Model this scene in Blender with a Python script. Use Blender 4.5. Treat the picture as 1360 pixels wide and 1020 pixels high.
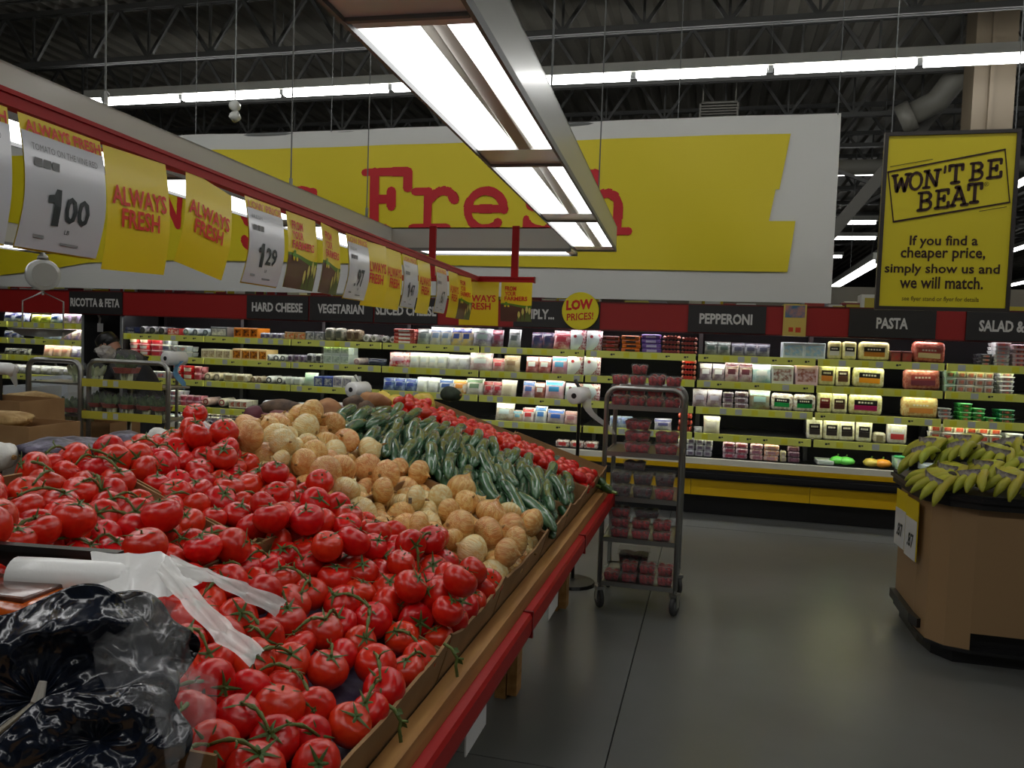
import bpy, bmesh, math, random
import numpy as np
from mathutils import Vector, Matrix, Euler, noise
R = math.radians
random.seed(7); RNG = np.random.default_rng(7)
COL = bpy.context.scene.collection
for o in list(bpy.data.objects): bpy.data.objects.remove(o)

# ------------------------------------------------------------------ camera
F = 1050.0; YAW, PITCH, ROLL, HC = R(14.2), R(-3.1), R(2.0), 1.6
fwd = Vector((-math.sin(YAW)*math.cos(PITCH), math.cos(YAW)*math.cos(PITCH), math.sin(PITCH)))
r0 = Vector((math.cos(YAW), math.sin(YAW), 0)); u0 = r0.cross(fwd)
RT = math.cos(ROLL)*r0 + math.sin(ROLL)*u0; UP = -math.sin(ROLL)*r0 + math.cos(ROLL)*u0
cd = bpy.data.cameras.new('camera'); cam = bpy.data.objects.new('camera', cd); COL.objects.link(cam)
cd.sensor_width = 36; cd.lens = F/1360*36; cd.clip_start = .05; cd.clip_end = 200
cam.matrix_world = Matrix(((RT.x, UP.x, -fwd.x, 0), (RT.y, UP.y, -fwd.y, 0), (RT.z, UP.z, -fwd.z, HC), (0, 0, 0, 1)))
bpy.context.scene.camera = cam
def at(x, y, Y):            # photo measurement -> world X, Z on the plane at depth Y
    d = fwd + RT*((x-680)/F) + UP*((510-y)/F)
    return d.x*Y/d.y, HC + d.z*Y/d.y
def cx(px): return at(px, 480, 7.7)[0]

# ------------------------------------------------------------------ light levels and exposure
W = bpy.data.worlds.new('world'); bpy.context.scene.world = W; W.use_nodes = True
W.node_tree.nodes['Background'].inputs[0].default_value = (.6, .65, .7, 1)
W.node_tree.nodes['Background'].inputs[1].default_value = .03
vs = bpy.context.scene.view_settings
vs.view_transform = 'Standard'; vs.look = 'None'; vs.gamma = 1; vs.exposure = 0.28; vs.use_curve_mapping = False
E_STRIP, E_CANOPY, E_CASE, E_FAR = 12.0, 3.0, 14.0, 5.0

# ------------------------------------------------------------------ materials
MATS = {}
def mat(name, col, rough=.5, metal=0., emit=0., alpha=1., coat=0., var=0., bump=0., bscale=40., spec=.5, col2=None, cscale=8., trans=0., huevar=0., stretch=None, detail=3., bdist=.002):
    if name in MATS: return MATS[name]
    m = bpy.data.materials.new(name); m.use_nodes = True; nt = m.node_tree; N = nt.nodes; L = nt.links
    b = N['Principled BSDF']; c = (*col, 1)
    b.inputs['Base Color'].default_value = c; b.inputs['Roughness'].default_value = rough; b.inputs['Metallic'].default_value = metal
    b.inputs['Specular IOR Level'].default_value = spec; b.inputs['Coat Weight'].default_value = coat; b.inputs['Coat Roughness'].default_value = .12
    b.inputs['Alpha'].default_value = alpha; b.inputs['Transmission Weight'].default_value = trans
    if emit:
        b.inputs['Emission Color'].default_value = c; b.inputs['Emission Strength'].default_value = emit
    tc = N.new('ShaderNodeTexCoord'); vec = tc.outputs['Object']
    if stretch:
        mp = N.new('ShaderNodeMapping'); mp.inputs['Scale'].default_value = stretch; L.new(vec, mp.inputs[0]); vec = mp.outputs[0]
    if col2 or var or huevar:
        src = None
        if col2:
            nz = N.new('ShaderNodeTexNoise'); nz.inputs['Scale'].default_value = cscale; nz.inputs['Detail'].default_value = detail; L.new(vec, nz.inputs['Vector'])
            rp = N.new('ShaderNodeValToRGB'); rp.color_ramp.elements[0].position = .38; rp.color_ramp.elements[1].position = .64
            rp.color_ramp.elements[0].color = c; rp.color_ramp.elements[1].color = (*col2, 1)
            L.new(nz.outputs[0], rp.inputs[0]); src = rp.outputs[0]
        hs = N.new('ShaderNodeHueSaturation'); hs.inputs['Color'].default_value = c
        if src: L.new(src, hs.inputs['Color'])
        oi = N.new('ShaderNodeObjectInfo')
        if var:
            mr = N.new('ShaderNodeMapRange'); mr.inputs[3].default_value = 1-var; mr.inputs[4].default_value = 1+var
            L.new(oi.outputs['Random'], mr.inputs[0]); L.new(mr.outputs[0], hs.inputs['Value'])
        if huevar:
            ml = N.new('ShaderNodeMath'); ml.operation = 'MULTIPLY'; ml.inputs[1].default_value = 7.31; L.new(oi.outputs['Random'], ml.inputs[0])
            fr = N.new('ShaderNodeMath'); fr.operation = 'FRACT'; L.new(ml.outputs[0], fr.inputs[0])
            m2 = N.new('ShaderNodeMapRange'); m2.inputs[3].default_value = .5-huevar; m2.inputs[4].default_value = .5+huevar
            L.new(fr.outputs[0], m2.inputs[0]); L.new(m2.outputs[0], hs.inputs['Hue'])
        L.new(hs.outputs[0], b.inputs['Base Color'])
    if bump:
        nb = N.new('ShaderNodeTexNoise'); nb.inputs['Scale'].default_value = bscale; nb.inputs['Detail'].default_value = 4; L.new(vec, nb.inputs['Vector'])
        bp = N.new('ShaderNodeBump'); bp.inputs['Strength'].default_value = bump; bp.inputs['Distance'].default_value = bdist
        L.new(nb.outputs[0], bp.inputs['Height']); L.new(bp.outputs[0], b.inputs['Normal'])
    MATS[name] = m; return m
def srgb(r, g, b):
    f = lambda v: (v/255/12.92) if v/255 <= .04045 else ((v/255+.055)/1.055)**2.4
    return (f(r), f(g), f(b))
def cm(r, g, b, rough=.4, coat=.0, bump=0., bscale=30., col2=None, cscale=25, var=.0, **k):
    key = 'print_%d_%d_%d_%s_%s_%s_%s' % (r, g, b, rough, coat, bump, col2)
    return mat(key, srgb(r, g, b), rough, coat=coat, bump=bump, bscale=bscale, col2=srgb(*col2) if col2 else None, cscale=cscale, var=var, **k)

M_steel = mat('brushed_steel', (.42, .42, .40), .35, 1., bump=.1, bscale=60, stretch=(1, 1, 20))
M_white = mat('white_enamel', (.62, .63, .60), .3, coat=.3)
M_housing = mat('fixture_white', (.55, .55, .50), .32, coat=.25)
M_red = mat('red_rail', srgb(170, 18, 20), .5, spec=.3)
M_black = mat('black_plastic', (.012, .012, .013), .35)
M_card = mat('cardboard', srgb(158, 122, 80), .8, col2=srgb(142, 106, 66), cscale=5, bump=.15, bscale=120)
M_carddark = mat('cardboard_inner', srgb(128, 96, 60), .85)
M_wood = mat('pine_wood', srgb(190, 142, 82), .55, col2=srgb(160, 112, 60), cscale=4, stretch=(6, .6, 6), bump=.1, bscale=30)
M_dark = mat('dark_interior', (.010, .010, .011), .6)
M_roof = mat('roof_steel', srgb(72, 72, 70), .6)
M_deck = mat('roof_deck', srgb(136, 132, 122), .5, col2=srgb(112, 109, 102), cscale=.7)
M_yel = mat('sign_yellow', srgb(232, 214, 30), .45)
M_sred = mat('sign_red', srgb(205, 30, 28), .5)
M_paper = mat('white_paper', srgb(226, 226, 226), .35, coat=.2)
M_ink = mat('dark_ink', srgb(42, 48, 50), .6)
M_grey = mat('mid_grey', srgb(120, 122, 122), .5)
M_film = mat('clear_film', (.9, .9, .9), .12, alpha=.07, coat=.9, bump=.8, bscale=25, bdist=.01)
M_clear = mat('clear_clamshell', (.75, .78, .78), .12, alpha=.10, coat=.5)

# ------------------------------------------------------------------ mesh helpers
def mesh(name, verts, faces, m, smooth=False):
    me = bpy.data.meshes.new(name); me.from_pydata([tuple(v) for v in verts], [], faces)
    for mm in (m if isinstance(m, (list, tuple)) else [m]): me.materials.append(mm)
    if smooth: me.polygons.foreach_set('use_smooth', [True]*len(me.polygons))
    me.update(); return me
class MB:
    def __init__(s): s.v = []; s.f = []; s.sm = False
    def add(s, v, f):
        n = len(s.v); s.v += [tuple(p) for p in v]; s.f += [tuple(i+n for i in q) for q in f]; return s
    def box(s, x0, y0, z0, x1, y1, z1, M=None):
        v = [(x, y, z) for z in (z0, z1) for y in (y0, y1) for x in (x0, x1)]
        if M: v = [M @ Vector(p) for p in v]
        return s.add(v, [(0, 2, 3, 1), (4, 5, 7, 6), (0, 1, 5, 4), (2, 6, 7, 3), (0, 4, 6, 2), (1, 3, 7, 5)])
    def bar(s, a, b, w, h=None, up=(0, 0, 1)):
        a, b = Vector(a), Vector(b); h = h or w; d = (b-a).normalized(); u = Vector(up)
        if abs(d.dot(u)) > .99: u = Vector((0, 1, 0))
        sx = d.cross(u).normalized(); sz = sx.cross(d)
        v = [p + sx*i*w/2 + sz*j*h/2 for p in (a, b) for i, j in ((-1, -1), (1, -1), (1, 1), (-1, 1))]
        return s.add(v, [(0, 3, 2, 1), (4, 5, 6, 7), (0, 1, 5, 4), (1, 2, 6, 5), (2, 3, 7, 6), (3, 0, 4, 7)])
    def tube(s, pts, r, n=8, rr=None):
        pts = [Vector(p) for p in pts]; rings = []; prev = None
        for i, p in enumerate(pts):
            d = (pts[min(i+1, len(pts)-1)] - pts[max(i-1, 0)]).normalized()
            if prev is None: a = d.orthogonal().normalized()
            else: a = (prev - d*prev.dot(d)).normalized()
            prev = a; b = d.cross(a); q = rr[i] if rr else r
            rings.append([p + (a*math.cos(2*math.pi*k/n) + b*math.sin(2*math.pi*k/n))*q for k in range(n)])
        v = [p for g in rings for p in g]; f = []
        for i in range(len(pts)-1):
            for k in range(n): f.append((i*n+k, i*n+(k+1) % n, (i+1)*n+(k+1) % n, (i+1)*n+k))
        f.append(tuple(range(n))[::-1]); f.append(tuple((len(pts)-1)*n+k for k in range(n)))
        return s.add(v, f)
    def lathe(s, prof, n=16, lob=None, M=None):
        v = []; f = []
        for i, (r, z) in enumerate(prof):
            for k in range(n):
                a = 2*math.pi*k/n; q = r*(lob(a, z) if lob else 1); v.append((q*math.cos(a), q*math.sin(a), z))
        for i in range(len(prof)-1):
            for k in range(n): f.append((i*n+k, i*n+(k+1) % n, (i+1)*n+(k+1) % n, (i+1)*n+k))
        f.append(tuple(range(n))[::-1]); f.append(tuple((len(prof)-1)*n+k for k in range(n)))
        if M: v = [M @ Vector(p) for p in v]
        return s.add(v, f)
    def poly(s, pts, y0, y1):   # prism: outline in x,z between y0,y1
        n = len(pts); v = [(x, y0, z) for x, z in pts] + [(x, y1, z) for x, z in pts]
        return s.add(v, [tuple(range(n)), tuple(range(2*n-1, n-1, -1))] + [(i, n+i, n+(i+1) % n, (i+1) % n) for i in range(n)])
    def plan(s, pts, z0, z1):   # prism: outline in x,y
        n = len(pts); v = [(x, y, z0) for x, y in pts] + [(x, y, z1) for x, y in pts]
        return s.add(v, [tuple(range(n))[::-1], tuple(range(n, 2*n))] + [(i, (i+1) % n, n+(i+1) % n, n+i) for i in range(n)])
    def me(s, name, m, smooth=False): return mesh(name, s.v, s.f, m, smooth)
def obj(name, me, parent=None, loc=None, rot=None, scale=None):
    o = bpy.data.objects.new(name, me); COL.objects.link(o)
    if parent: o.parent = parent
    if loc is not None: o.location = loc
    if rot is not None: o.rotation_euler = rot
    if scale is not None: o.scale = scale
    return o
def tag(o, label, cat, group=None):
    o['label'] = label; o['category'] = cat
    if group: o['group'] = group
    return o
def thing(name, label, cat, loc=(0, 0, 0), rot=(0, 0, 0), group=None):
    return tag(obj(name, None, loc=loc, rot=rot), label, cat, group)
def struct(name, me, parent=None, **k):
    o = obj(name, me, parent, **k)
    if not parent: o['kind'] = 'structure'
    return o
def copy_tree(o, parent=None):
    c = o.copy(); COL.objects.link(c)
    if parent: c.parent = parent
    for ch in o.children: copy_tree(ch, c)
    return c
def rbox(name, w, d, h, r, m, seg=2, taper=1.):   # bevelled box standing on z=0
    bm = bmesh.new(); bmesh.ops.create_cube(bm, size=1)
    for v in bm.verts: v.co = (v.co.x*w*(taper if v.co.z < 0 else 1), v.co.y*d*(taper if v.co.z < 0 else 1), (v.co.z+.5)*h)
    bmesh.ops.bevel(bm, geom=bm.edges[:], offset=r, segments=seg, affect='EDGES', profile=.6)
    me = bpy.data.meshes.new(name); bm.to_mesh(me); bm.free(); me.materials.append(m)
    me.polygons.foreach_set('use_smooth', [seg > 1]*len(me.polygons)); return me
TXT = {}
def text_raw(body, bold=0.):
    key = (body, bold)
    if key not in TXT:
        cu = bpy.data.curves.new('t', 'FONT'); cu.body = body; cu.size = 1; cu.offset = bold; cu.resolution_u = 2; cu.align_x = 'CENTER'; cu.space_line = .86
        ob = bpy.data.objects.new('t', cu); COL.objects.link(ob); dg = bpy.context.evaluated_depsgraph_get(); dg.update()
        me = bpy.data.meshes.new_from_object(ob.evaluated_get(dg)); bpy.data.objects.remove(ob)
        v = [tuple(p.co) for p in me.vertices]; f = [tuple(p.vertices) for p in me.polygons]
        xs = [p[0] for p in v]; ys = [p[1] for p in v]
        TXT[key] = ([((p[0]-min(xs))/(max(xs)-min(xs)), (p[1]-min(ys))/(max(ys)-min(ys))) for p in v], f)
    return TXT[key]
def text_mesh(body, x0, z0, x1, z1, m, y=0., bold=.0, slope=0., shear=0., bend=None):   # fits text in a box, facing -Y
    v, f = text_raw(body, bold); out = []
    for a, b in v:
        x = x0+a*(x1-x0) + shear*b*(z1-z0); z = z0+b*(z1-z0)+a*(x1-x0)*slope
        out.append((x, y+(bend(x, z) if bend else 0), z))
    return mesh('lettering', out, f, m)

# ------------------------------------------------------------------ setting
M_floor = mat('polished_concrete', srgb(112, 114, 112), .30, col2=srgb(98, 99, 96), cscale=.8, bump=.03, bscale=3, detail=6, coat=.15)
M_joint = mat('joint_filler', srgb(40, 40, 38), .8)
fl = struct('floor', MB().box(-20, -8, -.2, 16, 50, -.012).me('floor', M_joint))
xs = [-17.6, -13.3, -9, -4.68, -.325, 4.0, 8.3, 12.6, 16]; ys = [-6, -1.5, 2.86, 7.2, 11.5, 15.8, 20.1, 26, 34, 42, 50]
for i in range(len(xs)-1):
    for j in range(len(ys)-1):
        obj('slab', MB().box(xs[i]+.003, ys[j]+.003, -.15, xs[i+1]-.003, ys[j+1]-.003, 0).me('slab', M_floor), fl)
M_wall = mat('painted_block_wall', srgb(120, 118, 110), .8)
M_wallback = mat('dark_far_wall', srgb(60, 60, 58), .8)  # dark colour stands in for the unlit rear of the store
struct('wall_left', MB().box(-20.2, -8, 0, -20, 50, 7).me('w', M_wall))
struct('wall_right', MB().box(16, -8, 0, 16.2, 50, 7).me('w', M_wall))
struct('wall_back', MB().box(-20, 50, 0, 16, 50.2, 7).me('w', M_wallback))
struct('wall_front', MB().box(-20, -8.2, 0, 16, -8, 7).me('w', M_wall))
# corrugated deck, ribs running away from the camera
DZ = 6.25; v = []; f = []; x = -20.; k = 0
while x < 16:
    for dx, z in ((0, 0), (.10, 0), (.14, .075), (.24, .075), (.28, 0)):
        v += [(x+dx, -8, DZ+z), (x+dx, 50, DZ+z)]
    x += .32
n = len(v)//2
for i in range(n-1): f.append((2*i, 2*i+1, 2*i+3, 2*i+2))
struct('ceiling', mesh('ceiling', v, f, M_deck))
struct('trim_1', MB().box(-20, -8, DZ+.1, 16, 50, DZ+.2).me('w', M_roof))
# open web joists
wm = MB().bar((0, 0, 0), (.5, 0, .72), .045, .045, up=(0, 1, 0)).me('web', M_roof)
wm2 = MB().bar((0, 0, 0), (-.5, 0, .72), .045, .045, up=(0, 1, 0)).me('web', M_roof)
wv = MB().bar((0, 0, 0), (0, 0, .72), .03, .03).me('web', M_roof)
ch = MB().box(-19.9, -.05, 0, 15.9, -.01, .07).box(-19.9, .01, 0, 15.9, .05, .07).me('chord', M_roof)
for i in range(14):
    Y = 3.75+2.03*i
    t = thing('roof_joist', 'dark open-web steel roof joist, number %s away from the camera under the metal deck' % (['one','two','three','four','five','six','seven','eight','nine','ten','eleven','twelve','thirteen','fourteen'][i]) if i > 7 else
              'dark open-web steel roof joist, %s nearest row, spanning the ceiling' % (['very','second','third','fourth','fifth','sixth','seventh','eighth'][i]), 'roof joist', (0, Y, 5.4), group=None)
    obj('bottom_chord', ch, t); obj('top_chord', ch, t, loc=(0, 0, .74))
    x0, x1 = max(-19, -2-1.05*Y), min(15, 1+.45*Y)
    x = math.floor(x0)
    while x < x1 and i < 9:
        obj('web', wm, t, (x, 0, .04)); obj('web', wm2, t, (x, 0, .04)); obj('web', wv, t, (x, 0, .04)); x += 1.0
t = thing('roof_girder', 'heavy diagonal-braced steel girder running away overhead at the right', 'girder', (5.2, 0, 0))
g = MB()
obj('bottom_chord', MB().box(-.1, 2, 4.9, .1, 48, 5.05).me('g', M_roof), t); obj('top_chord', MB().box(-.1, 2, 6.05, .1, 48, 6.2).me('g', M_roof), t)
gw = MB().bar((0, 0, 5), (0, 1, 6.1), .08).me('g', M_roof); gw2 = MB().bar((0, 2, 5), (0, 1, 6.1), .08).me('g', M_roof)
for i in range(4, 30, 2): obj('web', gw, t, (0, i, 0)); obj('web', gw2, t, (0, i, 0))
cl = thing('building_column', 'tan boxed building column rising behind the WON\'T BE BEAT sign', 'column', (3.25, 11.4, 0))
obj('shaft', MB().box(-.25, -.2, 0, .22, .25, 6.1).me('c', mat('tan_paint', srgb(112, 100, 82), .6)), cl)
obj('conduit', MB().box(-.08, -.25, 0, -.03, -.2, 6.1).me('c', mat('tan_paint', (1, 1, 1))), cl)
br = thing('steel_brace', 'dark diagonal steel brace leaning up behind the right end of the banner', 'brace', (0, 13, 0))
obj('beam', MB().bar((1.5, 0, 3.2), (3.68, 0, 6.11), .18, .2, up=(0, 1, 0)).me('b', mat('brace_paint', srgb(84, 82, 76), .6)), br)
obj('tie', MB().bar((1.3, .3, 4.6), (3.0, .3, 3.9), .05).bar((1.6, .3, 3.6), (3.2, .3, 4.5), .05).me('b', M_roof), br)
M_duct = mat('duct_grey', srgb(118, 116, 108), .5)
dk = thing('air_duct', 'grey round air duct with elbow above the ceiling light at the right', 'duct', (0, 0, 0))
obj('pipe', MB().tube([(2.6, 12.6, 5.05), (2.9, 12.5, 5.2), (3.1, 12.4, 5.5), (3.4, 12.3, 5.9), (4.5, 12, 6.05), (7, 12, 6.05)], .17, 14).me('d', M_duct, True), dk)
obj('collar', MB().tube([(2.45, 12.65, 4.98), (2.62, 12.6, 5.06)], .22, 14).me('d', M_duct, True), dk)
vt = thing('louvred_vent', 'small louvred roof vent box above the banner', 'vent', (at(955, 140, 13)[0], 13, at(955, 150, 13)[1]-.15))
obj('frame', MB().box(-.3, 0, 0, .3, .2, .03).box(-.3, 0, .3, .3, .2, .33).box(-.3, 0, 0, -.27, .2, .33).box(.27, 0, 0, .3, .2, .33).me('v', M_duct), vt)
for x_ in (-.25, .25): obj('bracket', MB().box(x_-.01, .08, .33, x_+.01, .1, DZ-vt.location.z).me('v', M_duct), vt)
for k in range(6): obj('slat', MB().box(-.27, .02, 0, .27, .1, .02).me('v', M_duct), vt, (0, 0, .05+k*.042))
pd = thing('yellow_duct_wrap', 'pale insulated pipe with yellow end cap beyond the banner edge', 'pipe', (0, 0, 0))
obj('pipe', MB().tube([(1.9, 14.6, 4.75), (7, 14.6, 4.75)], .13, 10).me('d', M_duct, True), pd)
obj('end_cap', MB().tube([(1.72, 14.6, 4.75), (1.9, 14.6, 4.75)], .15, 10).me('d', cm(170, 150, 40), True), pd)

# ------------------------------------------------------------------ ceiling tube lights
M_tube = mat('ceiling_tube', (1, 1, .97), .4, emit=E_STRIP)
M_tubefar = mat('far_tube', (1, 1, .97), .4, emit=E_FAR)
def strip(label, p0, p1, seg, group=None, tw=.05, far=False):
    a, b = Vector(p0), Vector(p1); d = (b-a).normalized(); L = (b-a).length
    t = thing('ceiling_strip_light', label, 'strip light', a, (0, 0, math.atan2(d.y, d.x)), group)
    obj('housing', MB().box(0, -.07, .03, L, .07, .15).me('h', M_housing), t)
    n = max(1, round(L/seg)); s = L/n
    tm = MB().box(.05, -tw*.9, -.06, s-.05, tw*.9, .03).me('t', M_tubefar if far else M_tube)
    sk = MB().box(-.03, -.03, -.04, .03, .03, .03).me('s', M_grey)
    for i in range(n): obj('tube', tm, t, (s*i, 0, 0)); obj('socket', sk, t, (s*i, 0, 0))
    for i in range(0, n+1, 2): obj('hanger', MB().box(-.004, -.004, .15, .004, .004, DZ-a.z-.02).me('w', M_grey), t, (min(s*i, L-.02), 0, 0))
    return t
strip('long row of fluorescent tubes crossing the ceiling just above the yellow banner', (-9.65, 10.5, 5.10), (9, 10.5, 5.10), 1.72)
strip('row of fluorescent tubes over the produce aisle, above the camera', (-9, 5.0, 5.10), (9, 5.0, 5.10), 1.72)
strip('row of fluorescent tubes behind the camera', (-9, -1.0, 5.10), (9, -1.0, 5.10), 1.72)
for k, (x0, x1, Y, z, nm) in enumerate(((2.0, 2.95, 16.65, 5.1, 'highest'), (2.9, 4.06, 22.9, 5.1, 'middle'), (3.3, 4.62, 26, 5.1, 'third'), (3.3, 4.4, 31, 5.1, 'lowest short'))):
    strip('%s far ceiling tube seen between the banner and the WON\'T BE BEAT sign' % nm, (x0, Y, z), (x1, Y, z), 1.8, far=True)
strip('sloping run of far tubes just left of the WON\'T BE BEAT sign', (2.67, 14.9, 3.2), (2.78, 21.3, 3.2), 1.7, far=True)
for nm, Y0, Y1, X, z in (('upper', 15.5, 19, 5.75, 5.1), ('middle', 24, 29, 9.2, 5.1), ('lower', 30, 37, 11.6, 4.6), ('lowest', 36, 44, 12.5, 4.0)):
    strip('%s tube running away at the right edge beyond the WON\'T BE BEAT sign' % nm, (X, Y0, z), (X, Y1, z), 1.8, far=True)

# ------------------------------------------------------------------ light canopy over the produce
M_diff = mat('canopy_diffuser', (1, 1, .99), .4, emit=E_CANOPY)
M_refl = mat('canopy_reflector', (.8, .8, .78), .25, coat=.4)
M_chan = mat('canopy_channel', srgb(176, 170, 160), .3, metal=.4)
def canopy(label, a, b, seg, channel=True, w=.28, side=1):
    a, b = Vector(a), Vector(b); d = b-a; L = d.length; n = round(L/seg); s = L/n
    t = thing('light_canopy', label, 'light canopy', b, (0, 0, math.atan2(-d.x, d.y)))      # local y from far end (0) back to -L
    obj('housing', MB().box(-w/2, -L, .02, -w/2+.008, 0, .16).box(w/2-.008, -L, .02, w/2, 0, .16).box(-w/2, -L, .152, w/2, 0, .16).box(-w/2, -.01, .02, w/2, 0, .152).box(-w/2, -L, .02, w/2, -L+.01, .152).me('h', M_housing), t)
    obj('trim_edge', MB().box(-w/2-.003, -L, 0, -w/2+.006, 0, .022).box(w/2-.006, -L, 0, w/2+.003, 0, .022).me('h', M_grey), t)
    e = w/2-.008; c0, c1 = .000, .062
    dl = MB().box(-e, -s+.05, .012, c0, -.2, .02).me('d', M_diff); dr = MB().box(c1, -s+.05, .012, e, -.2, .02).me('d', M_diff)
    full = MB().box(-e, -s+.05, .012, e, -.2, .02).me('d', M_diff)
    plate = MB().box(-e, -.2, .008, e, -.006, .018).box(-e, -s+.006, .008, e, -s+.05, .018).me('p', M_refl)
    bar = MB().box(-e, -.006, 0, e, .006, .03).me('p', M_grey)
    chm = MB().add([(c0, -s+.05, .02), (c1, -s+.05, .02), (c1-.012, -s+.05, .04), (c0+.012, -s+.05, .04), (c0, -.2, .02), (c1, -.2, .02), (c1-.012, -.16, .008), (c0+.012, -.16, .008)],
                   [(0, 4, 7, 3), (3, 7, 6, 2), (2, 6, 5, 1)]).me('c', M_chan)
    for i in range(n):
        if channel:
            obj('diffuser', dl, t, (0, -s*i, 0)); obj('diffuser', dr, t, (0, -s*i, 0)); obj('tube_channel', chm, t, (0, -s*i, 0))
        else: obj('diffuser', full, t, (0, -s*i, 0))
        obj('end_plate', plate, t, (0, -s*i, 0)); obj('cross_bar', bar, t, (0, -s*i, 0))
    return t
canopy('white fluorescent canopy hanging down the middle of the picture over the produce', (-.532, .19, 2.2), (-.772, 5.15, 2.2), 1.24, True, .262)
canopy('white fluorescent canopy behind the red sign rail at the left', (-2.08, .2, 2.2), (-2.36, 5.33, 2.2), 1.24, False)
canopy('short white fluorescent canopy crossing at the far end of the produce table', (-.94, 5.30, 2.2), (-2.22, 5.30, 2.2), 1.26, False, .26)
canopy('white fluorescent canopy low at the left edge beyond the price signs', (-4.95, 1.2, 2.15), (-4.98, 5.1, 2.15), 1.3, False)
def cable(label, x, y, z0, x1=None, blob=False):
    t = thing('hanging_cable', label, 'cable', (x, y, z0))
    obj('wire', MB().tube([(0, 0, 0), (0, 0, DZ-z0)], .004, 5).me('w', M_grey), t)
    obj('turnbuckle', MB().tube([(0, 0, 0), (0, 0, .1)], .01, 6).me('w', M_steel), t)
    if blob: obj('hook', MB().tube([(.015*math.cos(a), 0, .08+.02*math.sin(a)) for a in [k*.6 for k in range(10)]], .005, 5).me('w', M_steel, True), t)
cable('thin suspension cable at the left holding the left canopy', -2.2, 2.48, 2.36, blob=True)
cable('thin suspension cable left of the letter F holding the far canopy corner', -2.3, 4.95, 2.36)
cable('thin suspension cable beside the middle canopy, near end', -.58, 2.7, 2.36)
cable('thin suspension cable beside the middle canopy, far end', -.68, 4.55, 2.36)
cable('thin suspension cable between the left canopy and the banner', -2.32, 4.0, 2.36)
t = thing('ceiling_spotlight', 'small pale twin spotlight hanging from the ceiling at the upper left', 'spotlight', (at(312, 140, 7)[0], 7, at(312, 150, 7)[1]))
obj('rod', MB().tube([(0, 0, .1), (0, 0, DZ-t.location.z)], .007, 6).me('r', M_grey), t)
for a, z in ((.5, .07), (-.5, -.03)):
    obj('lamp_head', MB().lathe([(.02, -.05), (.045, -.045), (.055, .02), (.03, .04)], 12).me('l', M_white, True), t, (0, 0, z), (a+1.2, a, .3))

# ------------------------------------------------------------------ banner
def bwave(x, z): return .018*math.sin(x*2.1+z*1.3)+.010*math.sin(x*5.3-z*2.2)+.012*math.sin((x+z)*3.7)*.6
BY = 8.2
ban = thing('hanging_banner', 'huge white and yellow cloth banner with red typewriter lettering above the coolers', 'banner', (0, BY, 0))
def sheet(name, xl, xr, zb, zt, m, off, nx=90, rows=None):
    v = []; f = []
    rows = rows or [(i/32, i/32) for i in range(33)]
    for (vv, _) in rows:
        for i in range(nx+1):
            XR = xr(vv) if callable(xr) else xr
            x = xl+(XR-xl)*i/nx; b = zb(x) if callable(zb) else zb; tt = zt(x) if callable(zt) else zt
            z = b+(tt-b)*vv; v.append((x, bwave(x, z)-off, z))
    for j in range(len(rows)-1):
        for i in range(nx): a = j*(nx+1)+i; f.append((a, a+1, a+nx+2, a+nx+1))
    return mesh(name, v, f, m, True)
M_ban = mat('banner_cloth', srgb(222, 222, 218), .6); M_bany = mat('banner_yellow', srgb(232, 212, 30), .55)
so = obj('cloth', sheet('cloth', -9.6, 1.075, lambda x: 2.07+.0*x, lambda x: 3.885, M_ban, 0), ban)
pts = [(0, 366), (70, 358), (120, 349), (200, 346), (310, 347), (700, 355), (1045, 362)]
bx = [at(px, py, BY) for px, py in pts]
def ybot(x):
    if x < bx[0][0]: return bx[0][1]
    for (a, b), (c, d) in zip(bx, bx[1:]):
        if x <= c: return b+(d-b)*(x-a)/(c-a)
    return bx[-1][1]
def pr(px, py): return at(px, py, BY)
zt0 = 3.70; P_ = [(pr(1045, 362)[0], 0.), (pr(1056, 294)[0], .37), (pr(1021, 294)[0], .3701), (pr(1030, 251)[0], .60), (pr(1035, 249)[0], .6001), (pr(1050, 180)[0], 1.)]
def yr(vv):
    for (a, b), (c, d) in zip(P_, P_[1:]):
        if vv <= d: return a+(c-a)*(vv-b)/(d-b)
    return P_[-1][0]
for va, vb in ((0, .37), (.3701, .60), (.6001, 1.)):
    rows = [(va+(vb-va)*i/14,)*2 for i in range(15)]
    obj('yellow_print', sheet('y', -9.6, yr, ybot, zt0, M_bany, .02, rows=rows), ban)
def stroke(mb, pts, w, T, y, n=8):     # flat rounded strokes; T maps (a,b)->(x,z)
    P = []
    for (a, b), (c, d) in zip(pts, pts[1:]):
        k = max(1, int(math.hypot(c-a, d-b)/.2))
        P += [(a+(c-a)*i/k, b+(d-b)*i/k) for i in range(k)]
    P.append(pts[-1])
    for i, (a, b) in enumerate(P):
        ww = w*(1+.12*math.sin(a*37+b*23+i*1.7))
        vs_ = []
        for k in range(n):
            t_ = 2*math.pi*k/n; x, z = T(a+ww/2*math.cos(t_), b+ww/2*math.sin(t_)); vs_.append((x, y(x, z)-.0004*(i % 3), z))
        mb.add(vs_, [tuple(range(n))])
        if i < len(P)-1:
            c, d = P[i+1]; dx, dz = c-a, d-b; l = math.hypot(dx, dz) or 1; px, pz = -dz/l*ww/2, dx/l*ww/2; q = []
            for (e, f_) in ((a-px, b-pz), (c-px, d-pz), (c+px, d+pz), (a+px, b+pz)):
                x, z = T(e, f_); q.append((x, y(x, z)-.0013, z))
            mb.add(q, [(0, 1, 2, 3)])
def arc(cx_, cy_, rx, ry, a0, a1, n=10): return [(cx_+rx*math.cos(R(a0+(a1-a0)*i/n)), cy_+ry*math.sin(R(a0+(a1-a0)*i/n))) for i in range(n+1)]
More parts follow.
